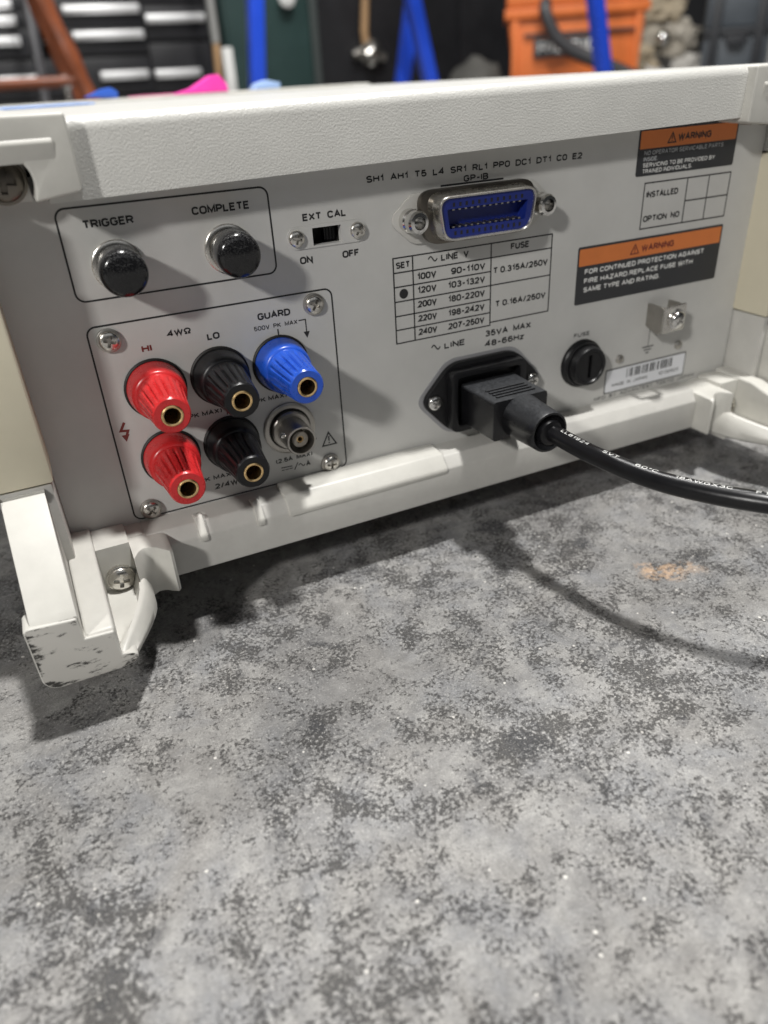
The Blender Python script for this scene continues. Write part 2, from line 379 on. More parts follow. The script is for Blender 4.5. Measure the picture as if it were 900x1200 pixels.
# a stroke alphabet like the engraved sans on instrument panels: each glyph is (width, strokes) in cap heights
def _arc(cx, cy, rx, ry, a0, a1, n=8):
    return [(cx + rx * math.cos(math.radians(a0 + (a1 - a0) * i / n)), cy + ry * math.sin(math.radians(a0 + (a1 - a0) * i / n))) for i in range(n + 1)]
def _rr(w_, r=0.24):
    return _arc(w_ - r, 1 - r, r, r, 0, 90, 5) + _arc(r, 1 - r, r, r, 90, 180, 5) + _arc(r, r, r, r, 180, 270, 5) + _arc(w_ - r, r, r, r, 270, 360, 5) + [(w_, 1 - r)]
_S = _arc(0.3, 0.745, 0.29, 0.255, 25, 180, 8) + _arc(0.3, 0.745, 0.29, 0.235, 180, 262, 4) + _arc(0.3, 0.265, 0.30, 0.245, 82, 0, 4) + _arc(0.3, 0.265, 0.30, 0.265, 0, -158, 8)
GLYPH = {
 'A': (0.68, [[(0, 0), (0.34, 1), (0.68, 0)], [(0.12, 0.33), (0.56, 0.33)]]),
 'B': (0.58, [[(0.3, 0.53), (0, 0.53), (0, 1), (0.3, 1)] + _arc(0.3, 0.765, 0.24, 0.235, 90, -90, 7), [(0, 0.53), (0, 0), (0.31, 0)] + _arc(0.31, 0.265, 0.27, 0.265, -90, 90, 8)]),
 'C': (0.62, [_arc(0.31, 0.7, 0.31, 0.3, 15, 180, 9) + _arc(0.31, 0.3, 0.31, 0.3, 180, 345, 9)]),
 'D': (0.62, [[(0, 0), (0, 1), (0.27, 1)] + _arc(0.27, 0.65, 0.35, 0.35, 90, 0, 6) + _arc(0.27, 0.35, 0.35, 0.35, 0, -90, 6) + [(0, 0)]]),
 'E': (0.54, [[(0.54, 1), (0, 1), (0, 0), (0.54, 0)], [(0, 0.53), (0.48, 0.53)]]),
 'F': (0.52, [[(0.52, 1), (0, 1), (0, 0)], [(0, 0.53), (0.45, 0.53)]]),
 'G': (0.64, [_arc(0.31, 0.7, 0.31, 0.3, 20, 180, 9) + _arc(0.31, 0.3, 0.31, 0.3, 180, 360, 9) + [(0.62, 0.48), (0.36, 0.48)]]),
 'H': (0.6, [[(0, 0), (0, 1)], [(0.6, 0), (0.6, 1)], [(0, 0.53), (0.6, 0.53)]]),
 'I': (0.02, [[(0.01, 0), (0.01, 1)]]),
 'J': (0.46, [[(0.46, 1), (0.46, 0.24)] + _arc(0.23, 0.24, 0.23, 0.24, 0, -175, 8)]),
 'K': (0.62, [[(0, 0), (0, 1)], [(0.58, 1), (0, 0.36)], [(0.2, 0.57), (0.62, 0)]]),
 'L': (0.5, [[(0, 1), (0, 0), (0.5, 0)]]),
 'M': (0.74, [[(0, 0), (0, 1), (0.37, 0.12), (0.74, 1), (0.74, 0)]]),
 'N': (0.6, [[(0, 0), (0, 1), (0.6, 0), (0.6, 1)]]),
 'O': (0.66, [_rr(0.66, 0.31)]),
 'P': (0.56, [[(0, 0), (0, 1), (0.3, 1)] + _arc(0.3, 0.73, 0.27, 0.27, 90, -90, 8) + [(0, 0.46)]]),
 'R': (0.6, [[(0, 0), (0, 1), (0.32, 1)] + _arc(0.32, 0.74, 0.27, 0.26, 90, -90, 8) + [(0, 0.48)], [(0.34, 0.48), (0.6, 0)]]),
 'S': (0.6, [_S]),
 'T': (0.6, [[(0, 1), (0.6, 1)], [(0.3, 1), (0.3, 0)]]),
 'U': (0.6, [[(0, 1), (0, 0.3)] + _arc(0.3, 0.3, 0.3, 0.3, 180, 360, 9) + [(0.6, 1)]]),
 'V': (0.66, [[(0, 1), (0.33, 0), (0.66, 1)]]),
 'W': (0.92, [[(0, 1), (0.23, 0), (0.46, 0.95), (0.69, 0), (0.92, 1)]]),
 'X': (0.62, [[(0, 0), (0.62, 1)], [(0, 1), (0.62, 0)]]),
 'Y': (0.64, [[(0, 1), (0.32, 0.45), (0.64, 1)], [(0.32, 0.45), (0.32, 0)]]),
 'Z': (0.58, [[(0, 1), (0.58, 1), (0, 0), (0.58, 0)]]),
 '0': (0.56, [_rr(0.56, 0.27)]),
 '1': (0.3, [[(0.02, 0.74), (0.2, 0.84), (0.26, 1), (0.26, 0)]]),
 '2': (0.56, [_arc(0.28, 0.72, 0.27, 0.28, 165, -30, 9) + [(0.0, 0), (0.56, 0)]]),
 '3': (0.56, [_arc(0.27, 0.755, 0.25, 0.245, 155, -85, 9), [(0.2, 0.53)] + _arc(0.27, 0.265, 0.28, 0.265, 85, -160, 10)]),
 '4': (0.6, [[(0.44, 0), (0.44, 1), (0, 0.3), (0.6, 0.3)]]),
 '5': (0.56, [[(0.5, 1), (0.09, 1), (0.04, 0.5)] + _arc(0.28, 0.31, 0.28, 0.31, 128, -155, 11)]),
 '6': (0.56, [_arc(0.29, 0.7, 0.27, 0.3, 30, 170, 7) + _arc(0.28, 0.3, 0.28, 0.3, 175, 535, 16)]),
 '7': (0.54, [[(0, 1), (0.54, 1), (0.22, 0.3), (0.18, 0)]]),
 '8': (0.56, [_arc(0.28, 0.765, 0.24, 0.235, 0, 360, 14), _arc(0.28, 0.27, 0.28, 0.27, 90, 450, 14)]),
 '9': (0.56, [_arc(0.28, 0.7, 0.28, 0.3, 355, -5, 16)[::-1] + _arc(0.27, 0.3, 0.28, 0.3, 0, -150, 7)]),
 '-': (0.36, [[(0, 0.43), (0.36, 0.43)]]),
 '.': (0.08, [[(0.04, -0.02), (0.04, 0.12)]]),
 '/': (0.34, [[(0, -0.06), (0.34, 1.04)]]),
 '(': (0.18, [_arc(0.36, 0.46, 0.34, 0.66, 130, 230, 7)]),
 ')': (0.18, [_arc(-0.18, 0.46, 0.34, 0.66, 50, -50, 7)]),
 'z': (0.42, [[(0, 0.66), (0.42, 0.66), (0, 0), (0.42, 0)]]),
 '\u03a9': (0.7, [[(0, 0), (0.22, 0), (0.22, 0.16)] + _arc(0.35, 0.62, 0.34, 0.38, 240, -60, 14) + [(0.48, 0.16), (0.48, 0), (0.7, 0)]]),
 '\u00b0': (0.26, [_arc(0.13, 0.86, 0.13, 0.13, 0, 360, 10)]),
}
def glyph_strokes(s, weight):
    """all strokes of a line of text in cap-height units, and its whole width"""
    x = 0.0; out = []
    for c in s:
        if c == ' ': x += 0.36; continue
        wd, st = GLYPH[c]
        for p in st: out.append([(x + a, b * (1 - weight) + weight / 2) for a, b in p])
        x += wd + 0.26
    return out, x - 0.26
def text_bmesh(s, wd, h, weight, step=0.0006):
    """lettering as flat inked strokes: width wd, cap height h, baseline at the origin, in the xz plane facing -y"""
    st, tot = glyph_strokes(s, weight)
    pen = weight * h; k = (wd - pen) / max(tot, 1e-3)
    bm = bmesh.new(); y = 0.0
    for p in st:
        q = [(pen / 2 + a * k, b * h) for a, b in p]
        closed = len(q) > 4 and math.dist(q[0], q[-1]) < 1e-5
        if closed: q = q[:-1]
        d = [q[0]]
        for t in q[1:]:
            if math.dist(t, d[-1]) > 1e-4: d.append(t)
        ribbon(bm, d, pen, y, closed); y -= step
    return bm
def text(s, x0, x1, z, h, material, parent, y=-0.05, bold=None, name='lettering'):
    """printed line of lettering from x0 to x1, cap height h, baseline z"""
    bm = text_bmesh(s, x1 - x0, h, bold or (0.18 if h < 1.5 else 0.235))
    bmesh.ops.translate(bm, vec=(x0, y, z), verts=bm.verts)
    for f in bm.faces:
        f.normal_update()
        if f.normal.y > 0: f.normal_flip()
    me = bpy.data.meshes.new(name)
    bmesh.ops.scale(bm, vec=(MM,) * 3, verts=bm.verts); bm.to_mesh(me); bm.free()
    me.materials.append(material)
    return link(name, me, parent)

def boolean(bm_a, bm_b):
    """a minus b, both in millimetres; returns a bmesh"""
    obs = []
    for q in (bm_a, bm_b):
        bmesh.ops.recalc_face_normals(q, faces=q.faces)
        me = bpy.data.meshes.new('tmp'); q.to_mesh(me); q.free()
        o = bpy.data.objects.new('tmp', me); COL.objects.link(o); obs.append(o)
    md = obs[0].modifiers.new('b', 'BOOLEAN'); md.operation = 'DIFFERENCE'; md.object = obs[1]; md.solver = 'EXACT'
    dg = bpy.context.evaluated_depsgraph_get(); dg.update()
    me = bpy.data.meshes.new_from_object(obs[0].evaluated_get(dg))
    r = bmesh.new(); r.from_mesh(me)
    for o in obs: bpy.data.objects.remove(o)
    return r

def tube(bm, pts, rad, seg=16, cap=True):
    """swept round bar through pts (Catmull-free: pts already dense)"""
    rings = []; up = Vector((0, 0, 1))
    n = len(pts)
    for i in range(n):
        p = Vector(pts[i]); t = (Vector(pts[min(i + 1, n - 1)]) - Vector(pts[max(i - 1, 0)])).normalized()
        u = up if abs(t.z) < 0.95 else Vector((1, 0, 0))
        s = t.cross(u).normalized(); q = s.cross(t).normalized()
        r = rad(i / (n - 1)) if callable(rad) else rad
        rings.append([tuple(p + s * r * math.cos(2 * PI * k / seg) + q * r * math.sin(2 * PI * k / seg)) for k in range(seg)])
    return loft(bm, rings, cap)

def catmull(P, n=10):
    P = [Vector(p) for p in P]; P = [2 * P[0] - P[1]] + P + [2 * P[-1] - P[-2]]
    out = []
    for i in range(1, len(P) - 2):
        for k in range(n):
            t = k / n
            a, b, c, d = P[i - 1], P[i], P[i + 1], P[i + 2]
            out.append(0.5 * ((2 * b) + (-a + c) * t + (2 * a - 5 * b + 4 * c - d) * t * t + (-a + 3 * b - 3 * c + d) * t ** 3))
    out.append(P[-2]); return out

# ------------------------------------------------------------------ floor and back wall
bm = bmesh.new(); box(bm, -6000, 9000, -4000, 9000, -200, 0)
fl = finish(bm, 'floor', M['floor'], smooth=0); fl['kind'] = 'structure'
bm = bmesh.new(); box(bm, -4000, 7000, 3900, 4050, 1, 2600)
wl = finish(bm, 'back_wall', mat('dark_wall', (0.045, 0.046, 0.05), 0.7, var=(0.004, 0.2)), smooth=0); wl['kind'] = 'structure'

# ------------------------------------------------------------------ the instrument: chassis
INS = thing('bench_multimeter', 'grey bench test instrument seen from its rear panel, standing on the worn floor', 'test instrument', (99, 200))
def part(bm, name, material, **k): return finish(bm, name, material, INS, **k)

# rear panel with the window of the slide switch cut out
bm = bmesh.new(); box(bm, -33.5, 231.0, 0, 2.0, -42.5, 58)
cut = bmesh.new(); box(cut, 52.5, 61.5, -3, 5, 33.0, 37.8)
bm = boolean(bm, cut)
panel = part(bm, 'rear_panel', M['panel'], smooth=30)
# top cover: folded sheet with a rounded front edge, sides running back
bm = bmesh.new()
prof = [(0.4, 52.6), (-10.0, 52.6), (-10.0, 67.2)]
for i in range(1, 9):
    a = PI / 2 * i / 8
    prof.append((-10.0 + 3.2 * (1 - math.cos(a)), 67.2 + 3.2 * math.sin(a)))
prof += [(384, 70.6), (384, 68.0), (2.0, 68.0), (2.0, 54.5), (0.4, 54.5)]
prism(bm, prof, 'x', -15.5, 213.5)
for v in bm.verts:                       # the folded lip is a touch shallower towards the right
    if v.co.y < 3: v.co.z += (v.co.x + 8) / 214 * (3.6 if v.co.z < 60 else 1.2)
tcv = part(bm, 'top_cover', M['case'], smooth=50, weld=False)
for x0, x1 in ((-34.1, -15.6), (213.6, 232.1)):
    bm = bmesh.new(); box(bm, x0, x1, 2.4, 384, 66, 71.0); finish(bm, 'edge_strip', M['case'], tcv, bevel=0.8)
# side frames, bottom pan, front frame
for x0, x1 in ((-47, -34.2), (232.2, 245)):
    bm = bmesh.new(); box(bm, x0, x1, 2.2, 384, -56, 71.4)
    part(bm, 'side_frame', M['case'], bevel=1.5)
bm = bmesh.new(); box(bm, -34, 232, 2.4, 384, -57, -55)
part(bm, 'bottom_pan', M['panel'], bevel=0.4)
bm = bmesh.new(); box(bm, -52, 250, 384.3, 412, -60, 72.8)
part(bm, 'front_frame', M['plastic'], bevel=3)
for x in (0, 198):
    for y in (110, 360):
        bm = bmesh.new()
        rings = [[(x + r * math.cos(2 * PI * i / 24), y + r * math.sin(2 * PI * i / 24), z) for i in range(24)]
                 for r, z in ((9, -57.2), (10, -62), (11, -74.5), (10, -76))]
        loft(bm, rings); part(bm, 'rubber_foot', M['rubber'])
# bottom rail along the lower edge, with a raised bar and two ribs
bm = bmesh.new()
prism(bm, [(2.2, -40.8), (-8.8, -41.4), (-12.0, -45.2), (-12.0, -56.8), (2.2, -56.8)], 'x', -13.6, 206.4)
rail = part(bm, 'bottom_rail', M['rail'], bevel=0.5, bang=20)
bm = bmesh.new()
prism(bm, [(-0.5, -39.6), (-8.9, -40.2), (-12.9, -44.6), (-12.9, -46.6), (-8, -46.6), (-0.5, -42.5)], 'x', 31.0, 89.5)
finish(bm, 'raised_bar', M['plastic'], rail, bevel=0.7, bang=20)
for x in (1.8, 20.2):
    bm = bmesh.new()
    prism(bm, [(-4.0, -40.9), (-8.6, -39.6), (-12.8, -44.6), (-12.8, -47.0), (-8, -47), (-4, -43)], 'x', x, x + 2.6)
    finish(bm, 'rib', M['plastic'], rail, bevel=0.6, bang=20)

# cross-recess pan head screw, head facing -Y, radius 1
def screw_mesh(recess=0.60, dome=0.36):
    a = bmesh.new()
    prof = [(1.0, -0.4), (1.0, 0.10)]
    for i in range(1, 7):
        t = PI / 2 * i / 6.3
        prof.append((math.cos(t) * 1.0, 0.10 + dome * math.sin(t)))
    lathe(a, prof, seg=28)
    b_ = bmesh.new()
    wv = 0.155
    pts = [(-wv, -recess), (wv, -recess), (wv, -wv), (recess, -wv), (recess, wv), (wv, wv), (wv, recess), (-wv, recess), (-wv, wv), (-recess, wv), (-recess, -wv), (-wv, -wv)]
    prism(b_, pts, 'y', -2, 0.02)
    r = boolean(a, b_)
    me = bpy.data.meshes.new('screw'); bmesh.ops.recalc_face_normals(r, faces=r.faces)
    bmesh.ops.scale(r, vec=(MM,) * 3, verts=r.verts)
    r.to_mesh(me); r.free(); me.shade_smooth(); me.set_sharp_from_angle(angle=math.radians(35))
    return me
SCREW = screw_mesh()
SCR = {}
def screw(x, y, z, r, material, parent, ang=0.0, name='screw', own=False):
    key = material.name
    if key not in SCR:
        SCR[key] = SCREW.copy(); SCR[key].materials.clear(); SCR[key].materials.append(material)
    o = link(name, SCR[key], parent, (x, y, z))
    o.scale = (r, r, r); o.rotation_euler = (0, math.radians(ang), 0)
    return o

def mirror(bm, on):
    if on:
        for v in bm.verts: v.co.x = 198.0 - v.co.x
    return bm

for mir in (False, True):
    # corner posts: grey column with a beige grip section
    bm = bmesh.new(); prism(bm, [(-33.4, 2.2), (-33.4, -15.2), (-47.5, -15.2), (-47.5, 2.2)], 'z', 43.4, 58)
    mirror(bm, mir); part(bm, 'post_cap', M['case'], bevel=0.8)
    bm = bmesh.new(); prism(bm, [(-32.9, 2.1), (-32.9, -15.9), (-48, -15.9), (-48, 2.1)], 'z', -14.6, 43.0)
    mirror(bm, mir); part(bm, 'side_grip', M['beige'], bevel=0.9)
    bm = bmesh.new(); prism(bm, [(-33.6, 2.2), (-33.6, -15.2), (-47.5, -15.2), (-47.5, 2.2)], 'z', -56, -15.0)
    mirror(bm, mir); part(bm, 'post_base', M['rail'], bevel=0.8)
    # upper corner bezel with the screw niche
    bm = bmesh.new()
    arch = []
    for i in range(13):
        a = math.radians(-12 + 102 * i / 12)
        arch.append((-24.4 + 6.6 * math.cos(a), 57.6 + 6.6 * math.sin(a)))
    pts = [(-7.6, 54.8), (-7.9, 71.2), (-50, 71.6), (-50, 64.2)] + arch[::-1] + [(-18.6, 53.4)]
    prism(bm, pts, 'y', -13.4, 1.9)
    mirror(bm, mir)
    bez = part(bm, 'corner_bezel', M['plastic'], bevel=0.8, seg=3, bang=35)
    bm = bmesh.new()
    prism(bm, [(-13.3, 66.6), (-13.95, 65.6), (-13.3, 61.5)], 'x', -11.8, -50)
    mirror(bm, mir); finish(bm, 'ridge', M['plastic'], bez, bevel=0.5, bang=20)
    bm = bmesh.new(); prism(bm, [(-49, 53.6), (-18.9, 53.0), (-18.9, 64.6), (-49, 64.6)], 'y', -5.2, -0.2)
    mirror(bm, mir); finish(bm, 'niche_plate', M['rail'], bez, bevel=0.3)
    sc = screw(-24.2 if not mir else 222.2, -6.0, 58.0, 4.6, M['darkmetal'], bez, 8)
    bm = bmesh.new(); lathe(bm, [(5.3, -0.9), (5.3, 0.25), (4.9, 0.45)], -24.2 if not mir else 222.2, 58.0, 36, -6.0)
    finish(bm, 'washer', M['darkmetal'], bez)

    # lower corner foot
    bm = bmesh.new()
    prism(bm, [(-14.0, -16.2), (-17.6, -17.8), (-42.6, -37.3), (-44.0, -39.4), (-44.0, -54.0), (-42.0, -56.6), (-15.6, -60.5), (-15.4, -16.2)], 'x', -47.0, -35.9)
    mirror(bm, mir)
    sc_pick = lambda f: 1 if (f.normal.y < -0.8 and f.calc_center_median().y < -43.3) else 0
    ft = part(bm, 'corner_foot', None, bevel=1.9, seg=4, bang=25, mats=[M['plastic'], M['scuff']], pick=sc_pick)
    # shoulder block beside the leg, top sloping outwards
    bm = bmesh.new()
    prism(bm, [(-0.4, -38.6), (-19.5, -39.4), (-43.6, -46.0), (-43.9, -47.0), (-43.9, -56.5), (-42.0, -58.6), (-0.4, -61.0)], 'x', -35.8, -28.3)
    mirror(bm, mir)
    finish(bm, 'shoulder', None, ft, bevel=1.3, seg=4, bang=25, mats=[M['plastic'], M['scuff']], pick=sc_pick)
    # scuffed pad across the end of the foot, rounded at its lower corners
    bm = bmesh.new()
    prism(bm, [(-48.9, -39.4), (-48.0, -38.6), (-36.2, -39.6), (-35.9, -46.3), (-28.6, -46.6), (-28.3, -54.6), (-25.6, -55.0), (-24.4, -55.9), (-24.4, -57.2), (-25.8, -58.5), (-29.5, -59.2)] + _arc(-44.6, -54.9, 4.2, 4.2, 270, 190, 6), 'y', -44.5, -37.0)
    mirror(bm, mir)
    finish(bm, 'pad', None, ft, bevel=1.0, seg=4, bang=35, mats=[M['plastic'], M['scuff']], pick=lambda f: 1 if f.normal.y < -0.9 and f.calc_center_median().y < -44.3 else 0)
    # screw channel: floor with a low lip that curves in towards the front
    bm = bmesh.new(); sec = []
    for y, x, zf, zr in ((-0.4, -17.6, -54.9, -50.0), (-19.8, -17.8, -54.8, -49.9), (-23, -18.2, -54.7, -50.4), (-27, -19.4, -54.6, -51.0), (-31, -21.0, -54.5, -51.7), (-35, -22.9, -54.5, -52.4), (-39, -25.0, -54.5, -53.1), (-42.2, -26.6, -54.6, -53.8), (-43.9, -27.4, -55.2, -54.9)):
        zb = -61.2 + (abs(y) - 0.4) * 0.055
        sec.append([(-28.6, y, zf + 0.5), ((-28.6 + x - 2.6) / 2, y, zf), (min(x - 2.6, x - 1.2 - 0.35 * (zr - zf)), y, zf + 0.3), (x - 1.2, y, zr), (x - 0.2, y, zr - 0.05), (x + 0.5, y, zr - 0.6), (x + 1.2, y, zr - 2.2), (x + 2.2, y, (zr + zb) / 2), (x + 2.2, y, zb + 1.2), (x + 0.6, y, zb), (-28.6, y, zb)])
    loft(bm, sec); mirror(bm, mir)
    finish(bm, 'screw_channel', None, ft, smooth=50, mats=[M['plastic'], M['scuff']], pick=sc_pick)
    bm = bmesh.new(); prism(bm, [(-28.3, -39.8), (-18.6, -39.8), (-18.6, -60), (-28.3, -60)], 'y', -13.0, -0.6)
    mirror(bm, mir); finish(bm, 'screw_boss', M['plastic'], ft, bevel=0.3)
    # tab reaching over the rail end, with an arched lower edge
    bm = bmesh.new()
    sec = []
    for x, yf, zt, zb in ((-18.6, -20.0, -41.7, -62.2), (-17.9, -18.6, -41.7, -61.6), (-16.8, -16.6, -41.7, -60.5), (-15.4, -15.5, -41.7, -59.3), (-13.6, -15.6, -41.8, -58.4), (-11.6, -16.8, -41.9, -57.9), (-9.6, -18.9, -42.0, -57.7), (-8.4, -20.0, -42.2, -57.5), (-7.6, -19.8, -42.6, -56.9)):
        sec.append([(x, -0.4, zt + 0.5), (x, yf + 1.6, zt), (x, yf + 0.4, zt - 0.3), (x, yf, zt - 1.3), (x, yf, zb + 0.8), (x, yf + 0.8, zb), (x, -0.4, zb)])
    loft(bm, sec); mirror(bm, mir)
    finish(bm, 'tab', M['plastic'], ft, smooth=50)
    bm = bmesh.new(); box(bm, -33.2, -13.9, -8, 1.8, -55, -41.2); mirror(bm, mir)
    finish(bm, 'bracket', M['plastic'], ft, bevel=0.6)
    screw(-23.4 if not mir else 221.4, -14.3, -50.6, 3.8, M['steel'], ft, 12)
    bm = bmesh.new(); lathe(bm, [(4.2, -0.9), (4.2, 0.5), (3.9, 0.7)], -23.4 if not mir else 221.4, -50.6, 36, -13.9)
    finish(bm, 'washer', M['steel'], ft)

# ------------------------------------------------------------------ printed lines and lettering on the panel
PY = -0.05
bm = bmesh.new()
ribbon(bm, rrect(-14.9, 40.6, 27.0, 50.1, 2.4), 0.5, PY, True)
part(bm, 'trigger_frame', M['ink'], smooth=0, weld=False); bm = bmesh.new()
ribbon(bm, rrect(-14.7, 56.8, -40.3, 20.1, 2.4), 0.5, PY, True)
part(bm, 'terminal_frame', M['ink'], smooth=0, weld=False); bm = bmesh.new()
# voltage table
for z in (25.8, 21.3, 16.9, 12.3, 7.7, 3.2, -1.2):
    xa, xb = 78.0, (138.0 if z == 25.8 else 138.0 if z == 21.3 else 113.8)
    ribbon(bm, [(xa - 0.2, z), (xb + 0.2, z)], 0.42, PY)
ribbon(bm, [(113.8, 12.3), (138.2, 12.3)], 0.42, PY - 0.004)
ribbon(bm, [(113.8, -0.2), (138.2, -0.2)], 0.42, PY - 0.004)
for x, za in ((78.0, -1.2), (84.8, -1.2), (113.8, -1.2), (138.0, -0.2)):
    ribbon(bm, [(x, za), (x, 25.8)], 0.46, PY - 0.008)
part(bm, 'voltage_table', M['ink'], smooth=0, weld=False); bm = bmesh.new()
# option table
for a, c in (((176.2, 37.8), (216.6, 37.8)), ((176.2, 22.7), (216.6, 22.7)), ((195.9, 30.1), (216.6, 30.1))):
    ribbon(bm, [a, c], 0.45, PY)
for x in (176.2, 195.9, 206.2, 216.6):
    ribbon(bm, [(x, 22.5), (x, 38.0)], 0.45, PY - 0.004)
part(bm, 'option_table', M['ink'], smooth=0, weld=False); bm = bmesh.new()
# leader lines round the terminals
ribbon(bm, [(38.6, 10.7), (38.6, 8.6)], 0.4, PY)
ribbon(bm, [(45.4, 12.1), (47.6, 12.1), (47.6, 8.2)], 0.35, PY)
poly(bm, [(46.6, 8.4), (48.6, 8.4), (47.6, 6.4)], PY)
ribbon(bm, [(18.2, -10.6), (19.2, -10.6), (19.2, -12.6)], 0.35, PY)
ribbon(bm, [(39.2, -10.2), (41.0, -10.2)], 0.35, PY)
part(bm, 'leader_lines', M['ink'], smooth=0, weld=False); bm = bmesh.new()
# warning triangle
ribbon(bm, [(48.9, -30.9), (53.8, -30.9), (51.3, -26.4)], 0.5, PY, True)
ribbon(bm, [(51.3, -27.7), (51.3, -29.4)], 0.5, PY); ribbon(bm, [(51.3, -29.8), (51.3, -30.3)], 0.5, PY)
part(bm, 'warning_triangle', M['ink'], smooth=0, weld=False); bm = bmesh.new()
# selected-voltage dot
poly(bm, [(81.3 + 1.55 * math.cos(2 * PI * i / 24), 14.6 + 1.55 * math.sin(2 * PI * i / 24)) for i in range(24)], PY - 0.004)
part(bm, 'selection_dot', M['ink'], smooth=0, weld=False); bm = bmesh.new()
def sine(bm, x0, x1, z, amp, wd):
    ribbon(bm, [(x0 + (x1 - x0) * i / 16, z + amp * math.sin(2 * PI * i / 16)) for i in range(17)], wd, PY)
sine(bm, 90.4, 93.6, 23.9, 0.75, 0.42); part(bm, 'sine_symbol', M['ink'], smooth=0, weld=False); bm = bmesh.new(); sine(bm, 90.9, 94.2, -5.0, 0.8, 0.45)
part(bm, 'sine_symbol', M['ink'], smooth=0, weld=False); bm = bmesh.new()
ribbon(bm, [(33.7, -35.0), (37.6, -35.2)], 0.35, PY)
for i in range(3): ribbon(bm, [(33.7 + 1.4 * i, -36.0), (34.8 + 1.4 * i, -36.0)], 0.3, PY)
ribbon(bm, [(38.2, -36.8), (39.6, -34.4)], 0.35, PY); sine(bm, 39.8, 42.0, -35.6, 0.5, 0.35)
part(bm, 'current_symbols', M['ink'], smooth=0, weld=False)
bm = bmesh.new()
ribbon(bm, [(187.4, -14.4), (187.4, -22.2)], 0.35, PY)
for z, hw in ((-22.4, 2.9), (-23.6, 1.9), (-24.8, 0.9)): ribbon(bm, [(187.4 - hw, z), (187.4 + hw, z)], 0.55, PY)
part(bm, 'earth_symbol', M['greyink'], smooth=0, weld=False)
bm = bmesh.new()
ribbon(bm, [(-10.9, -8.2), (-12.4, -10.6), (-10.4, -10.9), (-11.4, -13.0)], 0.75, PY)
poly(bm, [(-12.5, -12.0), (-10.2, -12.0), (-11.5, -14.2)], PY - 0.003)
part(bm, 'lightning_symbol', M['redink'], smooth=0, weld=False)

T = lambda s, x0, x1, z, h, m='ink', **k: text(s, x0, x1, z, h, M[m], INS, **k)
T('TRIGGER', -9.0, 3.8, 44.8, 2.1); T('COMPLETE', 19.1, 35.1, 45.0, 2.1)
T('EXT  CAL', 50.0, 63.6, 39.9, 2.0); T('ON', 47.9, 51.9, 28.2, 2.1); T('OFF', 61.4, 66.9, 28.2, 2.1)
T('4W\u03a9', 6.2, 13.0, 14.0, 1.8); T('HI', -1.5, 1.3, 10.9, 2.1, 'redink'); T('LO', 17.2, 20.9, 11.1, 2.0)
T('GUARD', 32.9, 43.1, 14.2, 2.1); T('500V  PK  MAX', 31.3, 45.0, 11.2, 1.35)
T('(500V PK MAX)', -0.5, 17.8, -11.5, 1.55); T('(1000V PK MAX)', 19.6, 38.8, -11.1, 1.55)
T('(1000V PK MAX)', -3.0, 18.0, -33.3, 1.55); T('2/4W\u03a9', 11.3, 21.0, -36.7, 1.9)
T('(2.5A  MAX)', 32.2, 45.0, -33.2, 1.6); T('A', 42.3, 44.0, -36.6, 1.9)
T('SH1  AH1  T5  L4  SR1  RL1  PP0  DC1  DT1  C0  E2', 70.6, 148.1, 48.0, 1.9); T('GP-IB', 103.3, 112.2, 45.2, 1.9)
T('SET', 78.9, 83.9, 22.5, 2.0); T('LINE  V', 95.0, 105.3, 22.8, 2.1); T('FUSE', 121.4, 128.8, 22.8, 2.1)
for s, r, z in (('100V', '90-110V', 18.1), ('120V', '103-132V', 13.8), ('200V', '180-220V', 9.3), ('220V', '198-242V', 4.7), ('240V', '207-250V', 0.2)):
    T(s, 86.2, 93.2, z, 2.15); T(r, 98.6 if r[0] == '9' else 97.4, 111.6, z - 0.1, 2.15)
T('T 0.315A/250V', 114.7, 136.7, 15.9, 2.1); T('T 0.16A/250V', 115.8, 136.6, 4.7, 2.1)
T('35VA  MAX', 112.0, 131.0, -5.0, 2.2); T('48-66Hz', 112.0, 128.2, -8.6, 2.2); T('LINE', 95.8, 103.9, -6.2, 2.1)
T('FUSE', 150.5, 157.8, -12.4, 1.6, 'greyink'); T('INSTALLED', 177.4, 192.0, 32.9, 2.1); T('OPTION  NO', 177.2, 194.1, 24.9, 2.1)
T('MFD  BY  ADVANTEST  TOKYO  JAPAN', 163.0, 214.8, -40.0, 1.35, 'ink')

# ------------------------------------------------------------------ screws of the terminal plate, rivets
for i, (x, z, a) in enumerate(((-9.5, 16.0, 20), (50.6, 16.3, 30), (50.9, -37.5, 5), (-9.4, -37.6, 50))):
    sc = screw(x, -0.9, z, 2.75, M['steel'], INS, a, 'plate_screw')
    bm = bmesh.new(); lathe(bm, [(3.3, -0.9), (3.3, 0.0), (3.1, 0.12)], x, z, 28, -0.75); part(bm, 'lock_washer', M['dullsteel'])
for x, z in ((173.5, -24.8), (203.2, -24.6)):
    bm = bmesh.new(); lathe(bm, [(1.7, -0.2), (1.7, 0.5), (1.2, 1.0), (0.5, 1.2)], x, z, 20); part(bm, 'rivet', M['dullsteel'])

